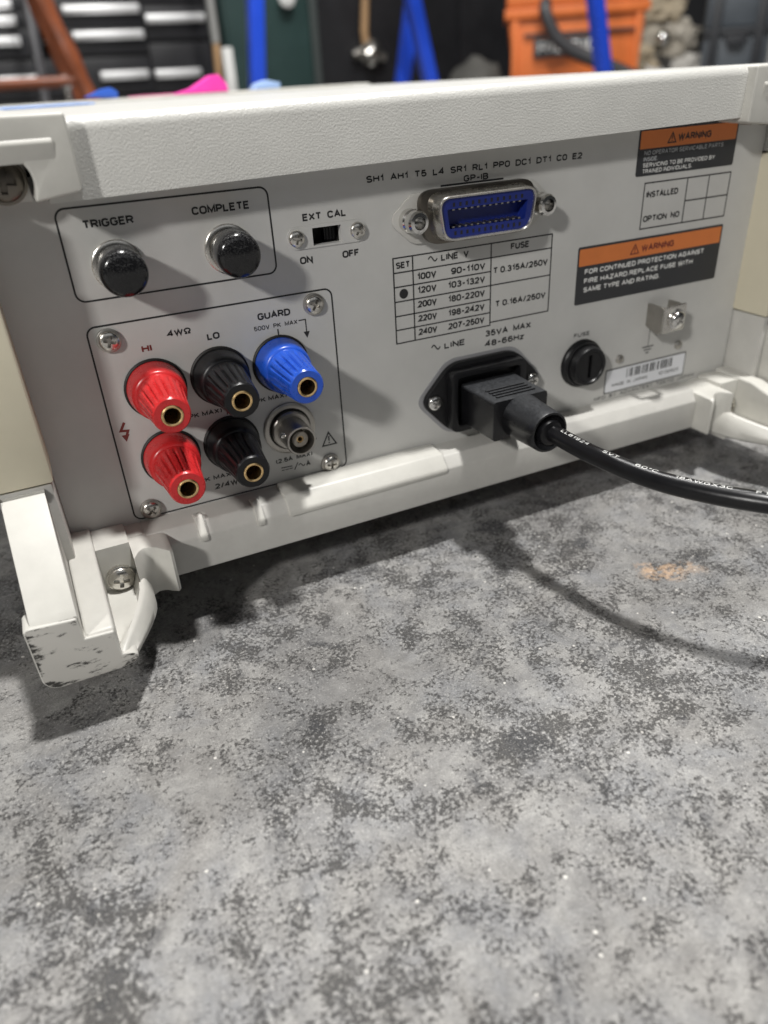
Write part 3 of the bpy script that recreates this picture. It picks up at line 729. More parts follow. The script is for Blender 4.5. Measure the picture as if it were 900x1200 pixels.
# ------------------------------------------------------------------ binding posts
def post_mesh():
    bm = bmesh.new()
    NF = 18
    def rad(r, d, a):
        if 9.2 < d < 23.4:
            k = 1.0 if 10.0 < d < 22.6 else 0.5
            c = abs(((a * NF / (2 * PI)) % 1.0) - 0.5) * 2
            g = 1 - min(1, max(0, c - 0.12) / 0.30)
            return r * (1 - 0.115 * k * g)
        return r
    prof = [(8.3, 0.0), (8.3, 2.0), (8.1, 3.2), (7.75, 6.2), (7.5, 7.4), (7.1, 7.9), (6.65, 8.1), (6.55, 9.0), (6.45, 10.0), (6.15, 12.5), (5.9, 15.0), (5.6, 18.0), (5.35, 20.5), (5.2, 22.6), (5.1, 23.4), (4.7, 23.9), (3.0, 23.9), (2.95, 23.0), (2.9, 12.0)]
    lathe(bm, prof, seg=144, rad=rad)
    return bm
pm = None
SLEEVE = None
spots = ((0, 0, 'red'), (19.05, 0, 'blackp'), (38.1, 0, 'bluep'), (0, -22.0, 'red'), (19.05, -22.0, 'blackp'))
for i, (x, z, mk) in enumerate(spots):
    if i == 0:
        o = finish(post_mesh(), 'binding_post', M[mk], INS, (x, 0, z), smooth=32)
        base_me = o.data
    else:
        me = base_me.copy(); me.materials[0] = M[mk]
        o = link('binding_post', me, INS, (x, 0, z))
    o['label'] = {'red': 'red', 'blackp': 'black', 'bluep': 'blue'}[mk] + ' fluted binding post ' + ('of the upper row' if z == 0 else 'of the lower row')
    if SLEEVE is None:
        bm = bmesh.new()
        lathe(bm, [(2.88, 22.0), (2.92, 24.1), (2.6, 24.3), (2.25, 24.1), (2.2, 23.0), (2.15, 12.5)], seg=32, cap=False)
        s = finish(bm, 'socket', M['brass'], o, smooth=40); SLEEVE = s.data
        bm = bmesh.new(); lathe(bm, [(8.95, -0.3), (8.95, 0.6), (8.6, 0.9)], seg=40)  # near-black ring stands in for the shadow round the post base
        g = finish(bm, 'dark_ring', M['recess'], o); DARK_RING = g.data
        bm = bmesh.new(); lathe(bm, [(2.13, 13.2), (2.13, 14.5), (1.0, 14.6)], seg=20)
        g = finish(bm, 'contact', M['recess'], o); CONT = g.data
    else:
        link('socket', SLEEVE, o); link('dark_ring', DARK_RING, o); link('contact', CONT, o)
    o.rotation_euler = (0, random.uniform(0, 0.4), 0)

# ------------------------------------------------------------------ BNC input and the two capped BNC jacks
def bnc(x, z, parent=INS):
    bm = bmesh.new()
    lathe(bm, [(8.6, -0.2), (8.6, 0.7), (8.1, 1.0), (7.0, 1.0), (7.0, 0.4), (5.6, 0.4)], seg=48)
    o = finish(bm, 'bnc_jack', M['dullsteel'], parent, (x, 0, z))
    bm = bmesh.new()
    lathe(bm, [(6.4, 0.5), (6.4, 2.6), (6.0, 3.0), (4.85, 3.0), (4.85, 11.6), (4.6, 12.0), (4.1, 12.0), (4.05, 11.0), (4.05, 4.0)], seg=40)
    finish(bm, 'barrel', M['dullsteel'], o)
    bm = bmesh.new(); lathe(bm, [(7.0, 0.2), (6.9, 0.55), (6.3, 0.6)], seg=40); finish(bm, 'dark_ring', M['recess'], o)  # near-black ring darkens the recess of the base
    bm = bmesh.new(); lathe(bm, [(2.6, 4.0), (2.6, 10.4), (2.2, 10.6), (1.2, 10.6), (1.2, 8)], seg=28)
    finish(bm, 'insulator', M['bnckeep'], o)
    bm = bmesh.new(); lathe(bm, [(1.15, 7.5), (1.15, 10.2), (0.75, 10.3), (0.7, 8)], seg=20)
    finish(bm, 'centre_contact', M['brass'], o)
    for sgn in (-1, 1):
        bm = bmesh.new()
        n = 12
        rings = [[(sgn * r, -8.6 + 0.95 * math.cos(2 * PI * i / n), 0.95 * math.sin(2 * PI * i / n)) for i in range(n)] for r in (4.3, 5.9)]
        loft(bm, rings); finish(bm, 'lug', M['nickel'], o)
    o.rotation_euler = (0, math.radians(20), 0)
    return o
bnc(38.2, -21.6)
for i, (x, z) in enumerate(((-2.6, 34.9), (27.4, 35.3))):
    bm = bmesh.new(); lathe(bm, [(6.7, -0.2), (6.7, 0.9), (6.3, 1.2), (5.2, 1.2)], seg=44)
    o = finish(bm, 'trigger_jack' if i == 0 else 'complete_jack', M['steel'], INS, (x, 0, z))
    bm = bmesh.new(); lathe(bm, [(5.0, 0.8), (5.0, 5.6), (4.8, 5.8)], seg=40); finish(bm, 'barrel', M['dullsteel'], o)
    bm = bmesh.new()
    prof = [(5.2, 4.0), (5.8, 4.1), (5.95, 4.6), (6.0, 11.0)]
    for k in range(1, 9):
        a = PI / 2 * k / 8
        prof.append((3.5 + 2.5 * math.cos(a), 10.8 + 2.3 * math.sin(a)))
    prof += [(2.6, 13.35), (1.6, 13.55), (0.7, 13.64), (0.1, 13.66)]
    lathe(bm, prof, seg=48); finish(bm, 'dust_cap', M['cap'], o, smooth=50)

# ------------------------------------------------------------------ slide switch EXT CAL
bm = bmesh.new()
a = bmesh.new(); prism(a, rrect(44.6, 69.6, 32.4, 38.6, 3.0, 8), 'y', -0.35, -0.02)
cut = bmesh.new(); box(cut, 52.5, 61.5, -3, 3, 33.0, 37.8)
bm.free(); bm = boolean(a, cut)
sw = part(bm, 'slide_switch', M['panel'], smooth=30)
screw(47.4, -0.75, 35.5, 2.35, M['steel'], sw, 15); screw(66.6, -0.75, 35.6, 2.35, M['steel'], sw, 35)
bm = bmesh.new()
box(bm, 52.3, 61.7, 7, 8, 32.8, 38); box(bm, 52.3, 61.7, 2.3, 7, 37.85, 38.3); box(bm, 52.3, 61.7, 2.3, 7, 32.5, 32.95)
box(bm, 51.8, 52.45, 2.3, 7, 32.8, 38); box(bm, 61.55, 62.2, 2.3, 7, 32.8, 38)
finish(bm, 'housing', M['recess'], sw, weld=False, smooth=0)
bm = bmesh.new(); box(bm, 57.6, 61.3, 4.0, 6, 33.2, 37.6)
for i in range(3): box(bm, 58.2 + i, 58.7 + i, 3.6, 4.1, 33.3, 37.5)
finish(bm, 'slider', M['blackp'], sw, weld=False, smooth=0)

# ------------------------------------------------------------------ GP-IB connector
cx, cz = 106.8, 36.6
bm = bmesh.new()
prism(bm, rpoly([(cx - 28.6, cz - 1.5), (cx - 28.6, cz + 1.5), (cx - 22, cz + 7.2), (cx + 22, cz + 7.2), (cx + 28.6, cz + 1.5), (cx + 28.6, cz - 1.5), (cx + 22, cz - 7.4), (cx - 22, cz - 7.4)], 2.2), 'y', -0.9, -0.03)
gp = part(bm, 'bus_connector', M['rail'], bevel=0.2, smooth=30)
def dshape(hw, hh, skew, r): return rpoly([(cx - hw, cz + hh), (cx + hw, cz + hh), (cx + hw - skew, cz - hh), (cx - hw + skew, cz - hh)], r, 8)
bm = bmesh.new(); prism(bm, dshape(21.2, 7.9, 2.2, 5.5), 'y', -3.6, -0.95)
finish(bm, 'flange', M['darkmetal'], gp, bevel=0.5, smooth=40)
bm = bmesh.new()
def ring(d, y): return [(p[0], y, p[1]) for p in dshape(*d)]
outer = (17.9, 6.5, 2.0, 4.2); inner = (16.9, 5.6, 1.9, 3.6)
loft(bm, [ring((18.7, 7.1, 2.1, 4.6), -3.5), ring((18.1, 6.7, 2.0, 4.3), -5.0), ring(outer, -9.2), ring((17.6, 6.25, 2.0, 4.0), -9.6), ring((17.1, 5.8, 1.9, 3.7), -9.6), ring(inner, -9.2), ring(inner, -5.0)], cap=False)
finish(bm, 'shell', M['steel'], gp, smooth=40)
a = bmesh.new(); prism(a, dshape(16.85, 5.55, 1.9, 3.6), 'y', -8.9, -3.7)
cut = bmesh.new(); prism(cut, rpoly([(cx - 14.4, cz + 2.7), (cx + 14.4, cz + 2.7), (cx + 13.5, cz - 2.9), (cx - 13.5, cz - 2.9)], 0.5), 'y', -12, -4.4)
bm = boolean(a, cut)
for k in range(12):
    pass
ins = finish(bm, 'insert', M['gpib'], gp, smooth=30)
bm = bmesh.new()
for k in range(12):
    x = cx - 12.1 + 2.2 * k
    for z, s in ((cz + 3.9, 0), (cz - 4.2, 0.05)):
        xx = cx + (x - cx) * (0.96 if z < cz else 1.0)
        box(bm, xx - 0.38, xx + 0.38, -8.96, -8.7, z - 0.55, z + 0.55)
finish(bm, 'contact_slots', M['recess'], ins, weld=False, smooth=0)
for k in range(12):
    x = cx + (-12.1 + 2.2 * k) * 0.98
    bm = bmesh.new()
    box(bm, x - 0.4, x + 0.4, -8.2, -4.5, cz - 2.85, cz - 2.35); box(bm, x - 0.4, x + 0.4, -8.2, -4.5, cz + 2.15, cz + 2.65)
    finish(bm, 'contact', M['dullsteel'], gp, weld=False, smooth=0)
bm = bmesh.new(); ribbon(bm, [(cx - 11.6, cz + 8.25), (cx + 11.0, cz + 8.25)], 0.55, -0.05)
finish(bm, 'upper_slot', M['ink'], gp, weld=False, smooth=0)
for x in (cx - 23.2, cx + 23.2):
    bm = bmesh.new()
    lathe(bm, [(3.5, 0.8), (3.5, 3.4), (3.1, 3.9), (3.1, 4.6), (3.4, 5.0), (3.4, 7.2), (2.9, 8.0), (1.9, 8.2), (1.75, 7.6), (1.7, 3.2)], x, cz - 0.2, 6 * 6)
    finish(bm, 'jack_post', M['nickel'], gp, smooth=30)

# ------------------------------------------------------------------ mains inlet and fuse holder
ix, iz = 110.3, -23.6
bm = bmesh.new()
prism(bm, rpoly([(ix - 26.4, iz), (ix - 14, iz + 13.6), (ix + 14, iz + 13.6), (ix + 26.4, iz), (ix + 14, iz - 14.0), (ix - 14, iz - 14.0)], 4.0), 'y', -0.25, -0.02)
part(bm, 'inlet_gasket', mat('pale_gasket', (0.30, 0.30, 0.31), 0.5), smooth=30)
bm = bmesh.new()
prism(bm, rpoly([(ix - 25, iz), (ix - 13.2, iz + 12.6), (ix + 13.2, iz + 12.6), (ix + 25, iz), (ix + 13.2, iz - 13.0), (ix - 13.2, iz - 13.0)], 4.5, 7), 'y', -2.6, -0.28)
inl = part(bm, 'mains_inlet', M['blackp'], bevel=0.5, smooth=40)
a = bmesh.new(); prism(a, rrect(ix - 15.2, ix + 15.2, iz - 11.6, iz + 10.6, 2.5), 'y', -6.4, -2.5)
cut = bmesh.new(); prism(cut, rrect(ix - 12.6, ix + 12.6, iz - 9.2, iz + 8.4, 1.2), 'y', -9, -2.55)
bm = boolean(a, cut); finish(bm, 'shroud', M['blackp'], inl, bevel=0.5, smooth=40)
screw(ix - 20.0, -3.2, iz, 2.6, M['nickel'], inl, 25); screw(ix + 20.0, -3.2, iz, 2.6, M['nickel'], inl, 10)
fx, fz = 154.6, -22.6
bm = bmesh.new(); lathe(bm, [(9.1, -0.2), (9.1, 1.0), (8.8, 1.5), (8.3, 1.9), (8.2, 3.0)], fx, fz, 48)
fu = part(bm, 'fuse_holder', M['blackp'])
a = bmesh.new(); lathe(a, [(7.5, 1.5), (7.4, 5.2), (7.0, 6.0), (6.0, 6.1), (5.7, 5.6), (0.5, 5.6)], fx, fz, 48)
cut = bmesh.new(); box(cut, fx - 0.75, fx + 0.75, -9, -4.4, fz - 4.4, fz + 4.4)
bm = boolean(a, cut); finish(bm, 'cap', M['blackp'], fu, smooth=35)

# ------------------------------------------------------------------ earth terminal
bm = bmesh.new()
prism(bm, rpoly([(0.0, -4.9), (-7.6, -5.0), (-8.0, -5.4), (-8.0, -14.2), (-6.8, -15.6), (-0.2, -13.6)], 0.5), 'x', 184.6, 185.4)
et = part(bm, 'earth_terminal', M['dullsteel'], bevel=0.15)
bm = bmesh.new(); prism(bm, rpoly([(184.7, -5.0), (195.6, -4.6), (195.6, -14.6), (184.7, -14.9)], 0.8), 'y', -8.9, -8.05)
finish(bm, 'face_plate', M['steel'], et, bevel=0.2)
bm = bmesh.new(); box(bm, 194.8, 195.55, -8.0, -0.02, -14.0, -5.2); finish(bm, 'bracket', M['dullsteel'], et, bevel=0.1)
bm = bmesh.new(); lathe(bm, [(3.7, -0.1), (3.7, 0.7), (3.4, 0.8)], 190.6, -9.9, 32, -8.95); finish(bm, 'washer', M['nickel'], et)
screw(190.6, -10.2, -9.9, 3.1, M['nickel'], et, 40)

# ------------------------------------------------------------------ labels stuck on the panel
def label_plate(x0, x1, z0, z1, material, r, th=0.12, name='warning_label', lab=None):
    bm = bmesh.new(); prism(bm, rrect(x0, x1, z0, z1, r, 4), 'y', -th, -0.01)
    o = part(bm, name, material, smooth=30)
    if lab: o['label'] = lab
    return o
def warn_tri(x, z, s, y, parent, m):
    bm = bmesh.new(); ribbon(bm, [(x - s * 0.58, z), (x + s * 0.58, z), (x, z + s)], 0.42, y, True)
    ribbon(bm, [(x, z + s * 0.68), (x, z + s * 0.34)], 0.45, y); ribbon(bm, [(x, z + s * 0.26), (x, z + s * 0.14)], 0.45, y)
    finish(bm, 'warning_triangle', m, parent, weld=False, smooth=0)
l1 = label_plate(171.4, 216.6, 40.2, 55.2, M['labelblack'], 0.8, lab='black warning label with orange band under the top cover')
bm = bmesh.new(); prism(bm, rrect(172.1, 215.9, 48.7, 54.2, 0.3, 2), 'y', -0.18, -0.12); finish(bm, 'orange_band', M['orange'], l1, smooth=30)
warn_tri(185.9, 49.9, 3.0, -0.22, l1, M['ink'])
TL = lambda l, s, x0, x1, z, h, m, **k: text(s, x0, x1, z, h, M[m], l, **k)
TL(l1, 'WARNING', 188.6, 203.8, 50.2, 2.2, 'ink', y=-0.22)
TL(l1, 'NO OPERATOR SERVICABLE PARTS', 174.3, 210.4, 46.7, 1.35, 'paleink', y=-0.17); TL(l1, 'INSIDE.', 174.2, 180.6, 44.8, 1.35, 'paleink', y=-0.17)
TL(l1, 'SERVICING TO BE PROVIDED BY', 174.2, 207.2, 42.9, 1.35, 'whiteink', y=-0.17); TL(l1, 'TRAINED INDIVIDUALS.', 174.2, 196.8, 41.0, 1.35, 'whiteink', y=-0.17)
l2 = label_plate(149.5, 217.2, -0.3, 19.8, M['labelblack'], 0.7, lab='wide black warning label with orange band below the option table')
bm = bmesh.new(); prism(bm, rrect(150.2, 216.5, 13.2, 19.0, 0.3, 2), 'y', -0.18, -0.12); finish(bm, 'orange_band', M['orange'], l2, smooth=30)
warn_tri(174.9, 14.5, 3.2, -0.22, l2, M['redink'])
TL(l2, 'WARNING', 178.0, 193.4, 14.8, 2.3, 'redink', y=-0.22)
TL(l2, 'FOR CONTINUED PROTECTION AGAINST', 153.0, 209.2, 10.2, 1.8, 'whiteink', y=-0.17)
TL(l2, 'FIRE HAZARD.REPLACE FUSE WITH', 153.0, 204.2, 7.0, 1.8, 'whiteink', y=-0.17)
TL(l2, 'SAME TYPE AND RATING.', 153.0, 188.6, 3.9, 1.8, 'whiteink', y=-0.17)
bm = bmesh.new(); prism(bm, rrect(167.3, 208.7, -38.3, -28.2, 0.6, 3), 'y', -0.03, -0.01); part(bm, 'label_border', M['greyink'], smooth=30)
l3 = label_plate(167.9, 208.1, -37.7, -28.8, M['labelwhite'], 0.6, name='serial_label')
bm = bmesh.new(); x = 178.0; rb = random.Random(11)
while x < 200.6:
    wd = rb.choice((0.35, 0.35, 0.8)); poly(bm, [(x, -33.1), (x + wd, -33.1), (x + wd, -29.5), (x, -29.5)], -0.16); x += wd + rb.choice((0.4, 0.45, 1.0))
finish(bm, 'barcode', M['ink'], l3, weld=False, smooth=0)
TL(l3, 'MADE  IN  JAPAN', 171.2, 189.0, -35.8, 1.3, 'ink', y=-0.16); TL(l3, '10130503', 194.8, 205.4, -35.7, 1.35, 'ink', y=-0.16)

# ------------------------------------------------------------------ power cord: plug, strain relief, cable
CORD = thing('power_cord', 'black mains cord with moulded plug pushed into the rear inlet', 'power cord', (111, -40, 62))
px_, pz_ = 110.7, -25.0
bm = bmesh.new()
prism(bm, rpoly([(px_ - 10.6, pz_ + 6.6), (px_ + 10.6, pz_ + 6.6), (px_ + 10.6, pz_ - 7.4), (px_ - 10.6, pz_ - 7.4)], 1.2, 3), 'y', -24.6, -4.0)
for v in bm.verts:
    k = 1.0 if v.co.y < -10 else 1.06
    v.co.x = px_ + (v.co.x - px_) * k
plug = finish(bm, 'plug', M['plug'], CORD, bevel=0.7, smooth=40)
for i in range(4):
    bm = bmesh.new(); y = -15.0 - 2.1 * i
    box(bm, px_ - 7.6, px_ + 7.6, y - 0.55, y + 0.55, pz_ + 6.3, pz_ + 7.15)
    finish(bm, 'grip_ridge', M['plug'], plug, bevel=0.3)
bm = bmesh.new()
rz = pz_ - 0.5
lathe(bm, [(6.3, 24.0), (7.6, 24.4), (7.7, 25.0), (7.3, 30.0), (7.0, 36.0), (6.9, 39.6), (6.6, 40.2), (6.0, 40.3), (5.5, 39.3), (4.2, 38.6)], px_ + 0.4, rz, 40)
rel = finish(bm, 'strain_relief', M['plug'], CORD, smooth=45)
CP = [(111.2, -30, -25.4), (112.0, -39, -25.7), (113.0, -48, -26.4), (115.0, -59, -27.2), (119.0, -76, -27.6), (125.2, -91, -27.0), (133.5, -104, -26.4), (146, -117, -27), (165, -130, -30), (195, -142, -42), (240, -148, -60), (300, -130, -72), (360, -70, -73.0), (420, 40, -73.0), (440, 200, -73)]
cpts = catmull(CP, 12)
CR = 2.9
bm = bmesh.new(); tube(bm, cpts, CR, 24)
cab = finish(bm, 'cable', M['cable'], CORD, smooth=60)
bm = bmesh.new(); lathe(bm, [(4.4, 36), (4.4, 40.0), (4.0, 40.9), (3.2, 41.2)], px_ + 0.6, rz - 0.1, 32); finish(bm, 'collar', M['cable'], rel, smooth=45)

def cable_text(s, s0, s1, ang, h):
    """print running along the cable, from arc length s0 to s1 (mm past the plug)"""
    L_ = [0.0]
    for a, b in zip(cpts[:-1], cpts[1:]): L_.append(L_[-1] + (b - a).length)
    def at(t):
        i = max(0, min(len(L_) - 2, next((k for k in range(len(L_) - 1) if L_[k + 1] >= t), len(L_) - 2)))
        f = (t - L_[i]) / (L_[i + 1] - L_[i]); p = cpts[i].lerp(cpts[i + 1], f)
        tg = (cpts[min(i + 2, len(cpts) - 1)] - cpts[max(i - 1, 0)]).normalized()
        sd = tg.cross(Vector((0, 0, 1))).normalized(); return p, sd, sd.cross(tg).normalized()
    bm = text_bmesh(s, s1 - s0, h, 0.14)
    for v in bm.verts:
        p, sd, up = at(s0 + v.co.x)
        th = ang + (v.co.z - h / 2) / CR     # lettering wraps round the jacket
        v.co = p + (sd * math.cos(th) + up * math.sin(th)) * (CR + 0.05 - v.co.y)
    me = bpy.data.meshes.new('cable_print'); bmesh.ops.scale(bm, vec=(MM,) * 3, verts=bm.verts); bm.to_mesh(me); bm.free()
    me.materials.append(M['whiteink'])
    return link('cable_print', me, cab)
CT = [('LL81924', 14.5, 25.5), ('SVT', 31, 36.5), ('60\u00b0C', 42.5, 49.5), ('18AWGX3C', 54.5, 69.5), ('FT2', 75, 80)]
for s, a, b in CT: cable_text(s, a, b, math.radians(84), 1.25)

# ------------------------------------------------------------------ things lying on the instrument's top, far end
def blob(pts, th, y0, y1, name, material, lab, cat, bevel=1.0):
    """a lying thing: outline in (x, z), real depth along y"""
    bm = bmesh.new(); prism(bm, pts, 'y', y0, y1)
    return tag(finish(bm, name, material, None, bevel=bevel, smooth=50), lab, cat)
blue_cloth = mat('blue_tape', (0.22, 0.40, 0.85), 0.6, var=(0.05, 0.15))
pink = mat('pink_plastic', (0.92, 0.05, 0.42), 0.5, var=(0.04, 0.1))
# ------------------------------------------------------------------ workshop behind
black_paint = mat('black_enamel', (0.014, 0.014, 0.016), 0.4, var=(0.01, 0.2))
chrome = mat('drawer_aluminium', (0.88, 0.88, 0.88), 0.42, 0.75)
CH = thing('tool_chest', 'black drawer tool chest with long bright aluminium drawer pulls', 'tool chest', (350, 3150))
bm = bmesh.new(); box(bm, -350, 775, 2925, 3500, -20, 1000); finish(bm, 'cabinet', black_paint, CH, bevel=6)
for x in (-300, 720):
    bm = bmesh.new(); tube(bm, [(x, 3000, -72), (x, 3000, -20)], 30, 12); finish(bm, 'caster', M['rubber'], CH)
rows_l = [(300, 405), (205, 290), (90, 195), (-10, 80)]
def drawer(x0, x1, z0, z1, hx0, hx1, hz):
    bm = bmesh.new(); box(bm, x0, x1, 2908, 2926, z0, z1)
    d = finish(bm, 'drawer', black_paint, CH, bevel=3)
    bm = bmesh.new(); prism(bm, [(2909, hz - 10), (2895, hz - 14), (2885, hz - 4), (2886, hz + 10), (2909, hz + 14)], 'x', hx0, hx1)
    finish(bm, 'drawer_pull', chrome, d, bevel=2)
for z0, z1, h0, h1, hz in ((285, 375, 285, 534, 334), (205, 280, 300, 534, 260), (85, 195, 362, 526, 141), (-15, 75, 285, 534, 30), (385, 480, 285, 534, 435), (490, 600, 285, 534, 550), (610, 760, 285, 534, 700)):
    drawer(262, 540, z0, z1, h0, h1, hz)
for z0, z1, h0, h1, hz in ((240, 340, 528, 757, 303), (80, 230, 532, 715, 138), (-15, 70, 560, 740, 30), (350, 480, 560, 740, 430), (490, 760, 560, 740, 650)):
    drawer(546, 770, z0, z1, max(h0, 550), h1, hz)
for z0, z1, h0, h1, hz in ((335, 375, -100, 132, 352), (290, 330, -100, 133, 308), (205, 285, -100, 132, 252), (85, 195, -100, 180, 141), (-15, 75, -100, 180, 30), (385, 480, -100, 180, 435), (490, 760, -100, 180, 650)):
    drawer(-345, 256, z0, z1, h0, h1, hz)
drawer(190, 258, 206, 284, 206, 256, 255)

wood = mat('red_brown_wood', (0.20, 0.055, 0.020), 0.38, var=(0.02, 0.3))
ST = thing('wooden_stool', 'reddish brown turned wooden stool standing before the tool chest', 'stool', (60, 1760))
def leg(x0, x1, y0, y1):
    n = 24; pts = []; 
    P0 = Vector((x0, y0, -76)); P1 = Vector((x1, y1, 480))
    bm = bmesh.new()
    prof = lambda t: 14 + 5 * math.sin(PI * t) + 2.2 * math.sin(t * 34)
    tube(bm, [tuple(P0.lerp(P1, i / n)) for i in range(n + 1)], prof, 14)
    return bm
for a in ((226, 70, 1700, 1745), (-170, -40, 1700, 1745), (226, 90, 2050, 1960), (-170, -30, 2050, 1960)):
    finish(leg(a[0], a[1], a[2], a[3]), 'leg', wood, ST, smooth=60)
for y in (1715, 2015):
    bm = bmesh.new(); tube(bm, [(x, y, 110) for x in (-130, 0, 176)], 9, 12); finish(bm, 'stretcher', wood, ST, smooth=60)
bm = bmesh.new()
loft(bm, [[(35 + r * math.cos(2 * PI * i / 32), 1850 + r * math.sin(2 * PI * i / 32), z) for i in range(32)] for r, z in ((150, 478), (165, 486), (165, 505), (150, 515))])
finish(bm, 'seat', wood, ST, smooth=40)

bm = bmesh.new(); tube(bm, [(108, 2300, -76), (130, 2300, 113), (143, 2300, 307), (190, 2300, 700)], 13, 12)
gp_ = mat('grey_tube', (0.22, 0.22, 0.23), 0.35, 0.6)
PO = thing('stand_post', 'grey metal stand post leaning between stool and tool chest', 'stand', (110, 2300))
finish(bm, 'pole', gp_, PO, smooth=60)
bm = bmesh.new(); loft(bm, [[(108 + r * math.cos(2 * PI * i / 24), 2300 + r * math.sin(2 * PI * i / 24), z) for i in range(24)] for r, z in ((120, -75.5), (120, -82), (30, -76))]); finish(bm, 'base', gp_, PO)
bm = bmesh.new(); tube(bm, [(166, 2000, -76), (166, 2000, 60), (166, 2000, 96)], 10, 12)
KB = thing('steel_bolt', 'short bright steel bolt standing upright beside the stool leg', 'bolt', (166, 2000))
finish(bm, 'shank', M['steel'], KB, smooth=60)
bm = bmesh.new(); loft(bm, [[(166 + r * math.cos(2 * PI * i / 20), 2000 + r * math.sin(2 * PI * i / 20), z) for i in range(20)] for r, z in ((8, 95), (14, 103), (15, 115), (11, 126), (4, 130))]); finish(bm, 'head', M['nickel'], KB)

tan = mat('tan_wood', (0.36, 0.22, 0.11), 0.6, var=(0.02, 0.25)); greyw = mat('grey_cover', (0.24, 0.24, 0.23), 0.6)
TP = thing('broom', 'tan wooden broom handle leaning beside the tool chest', 'broom', (676, 2500))
bm = bmesh.new(); tube(bm, [(670, 2500, 60), (677, 2500, 100), (682, 2500, 205)], 12, 12); finish(bm, 'handle', tan, TP, smooth=60)
bm = bmesh.new(); tube(bm, [(682, 2500, 204), (682, 2500, 320), (676, 2500, 900)], 14, 12); finish(bm, 'grip', greyw, TP, smooth=60)
bm = bmesh.new(); box(bm, 610, 740, 2470, 2530, -76, 60); finish(bm, 'head', tan, TP, bevel=8)
bm = bmesh.new(); box(bm, 684, 716, 2440, 2465, -76, 190); tag(finish(bm, 'white_batten', mat('white_batten', (0.62, 0.62, 0.60), 0.5), None, bevel=4), 'short white batten standing upright against the tan broom', 'batten')

green = mat('dark_green_enamel', (0.020, 0.045, 0.042), 0.45, var=(0.01, 0.15))
GC = thing('metal_locker', 'dark green metal locker with a pale round knob', 'locker', (1010, 3200))
bm = bmesh.new(); box(bm, 850, 1230, 3012, 3500, -76, 1500); finish(bm, 'cabinet', green, GC, bevel=5)
bm = bmesh.new(); box(bm, 862, 1190, 3000, 3011, -60, 1480); d_ = finish(bm, 'door', green, GC, bevel=3)
bm = bmesh.new(); lathe(bm, [(10, 0), (10, 20), (30, 24), (32, 38), (20, 46)], 1098, 362, 24, 3000); finish(bm, 'knob', mat('pale_knob', (0.65, 0.65, 0.63), 0.4), d_)
bm = bmesh.new(); box(bm, 1196, 1226, 2996, 3011, -60, 1480); finish(bm, 'side_rail', mat('grey_green_enamel', (0.05, 0.06, 0.058), 0.5), GC, bevel=3)

BK = thing('steel_cabinet', 'tall black steel cabinet behind the blue trestle legs', 'cabinet', (1760, 3400))
bm = bmesh.new(); box(bm, 1262, 2700, 3212, 3700, -76, 1600); finish(bm, 'body', black_paint, BK, bevel=5)
for x0, x1 in ((1275, 1980), (1990, 2690)):
    bm = bmesh.new(); box(bm, x0, x1, 3200, 3211, -50, 1580); finish(bm, 'door', black_paint, BK, bevel=3)
HG = thing('hanging_tool', 'steel tool head on a wooden handle hanging before the black cabinet', 'tool', (1510, 3170, 270))
bm = bmesh.new(); tube(bm, [(1505, 3170, 210), (1500, 3170, 260), (1512, 3170, 365), (1515, 3170, 520)], 17, 12); finish(bm, 'handle', tan, HG, smooth=60)
bm = bmesh.new(); bmesh.ops.create_icosphere(bm, subdivisions=3, radius=48, matrix=Matrix.Translation((1525, 3165, 182)))
for v in bm.verts: v.co += Vector((1, 0.6, 0.8)) * 30 * noise.noise(v.co * 0.03)
finish(bm, 'head', M['steel'], HG)
bm = bmesh.new(); tube(bm, [(1445, 3168, 172), (1480, 3168, 188), (1540, 3168, 176), (1590, 3168, 160)], 18, 10); finish(bm, 'claw', M['dullsteel'], HG, smooth=60)
bm = bmesh.new(); box(bm, 1495, 1535, 3160, 3199, 515, 530); finish(bm, 'hook', M['steel'], HG)

blue_tube = mat('blue_powder_coat', (0.018, 0.075, 0.62), 0.3, var=(0.01, 0.1))
TR = thing('trestle', 'bright blue tubular steel trestle with slanting legs', 'trestle', (1100, 1850))
for a, b in (((600, 1900, -76), (668, 1900, 520)), ((1160, 1900, -76), (975, 1900, 640)), ((1082, 2050, -76), (1165, 2050, 325)), ((1610, 1700, -76), (1440, 1700, 520))):
    bm = bmesh.new()
    A = Vector(a); B = Vector(b)
    prism(bm, [(-19, -19), (19, -19), (19, 19), (-19, 19)], 'z', 0, 1)
    for v in bm.verts:
        q = A.lerp(B, v.co.z); v.co = Vector((q.x + v.co.x, q.y + v.co.y, q.z))
    finish(bm, 'leg', blue_tube, TR, bevel=5)
bm = bmesh.new(); tube(bm, [(660, 1900, 520), (1030, 1900, 500), (1040, 1900, 470)], 16, 8); finish(bm, 'cross_bar', blue_tube, TR)
bm = bmesh.new(); tube(bm, [(1165, 2050, 322), (1064, 1900, 330)], 14, 8); finish(bm, 'brace', blue_tube, TR)
bm = bmesh.new(); tube(bm, [(668, 1900, 520), (1440, 1700, 520)], 16, 8); finish(bm, 'cross_bar', blue_tube, TR)

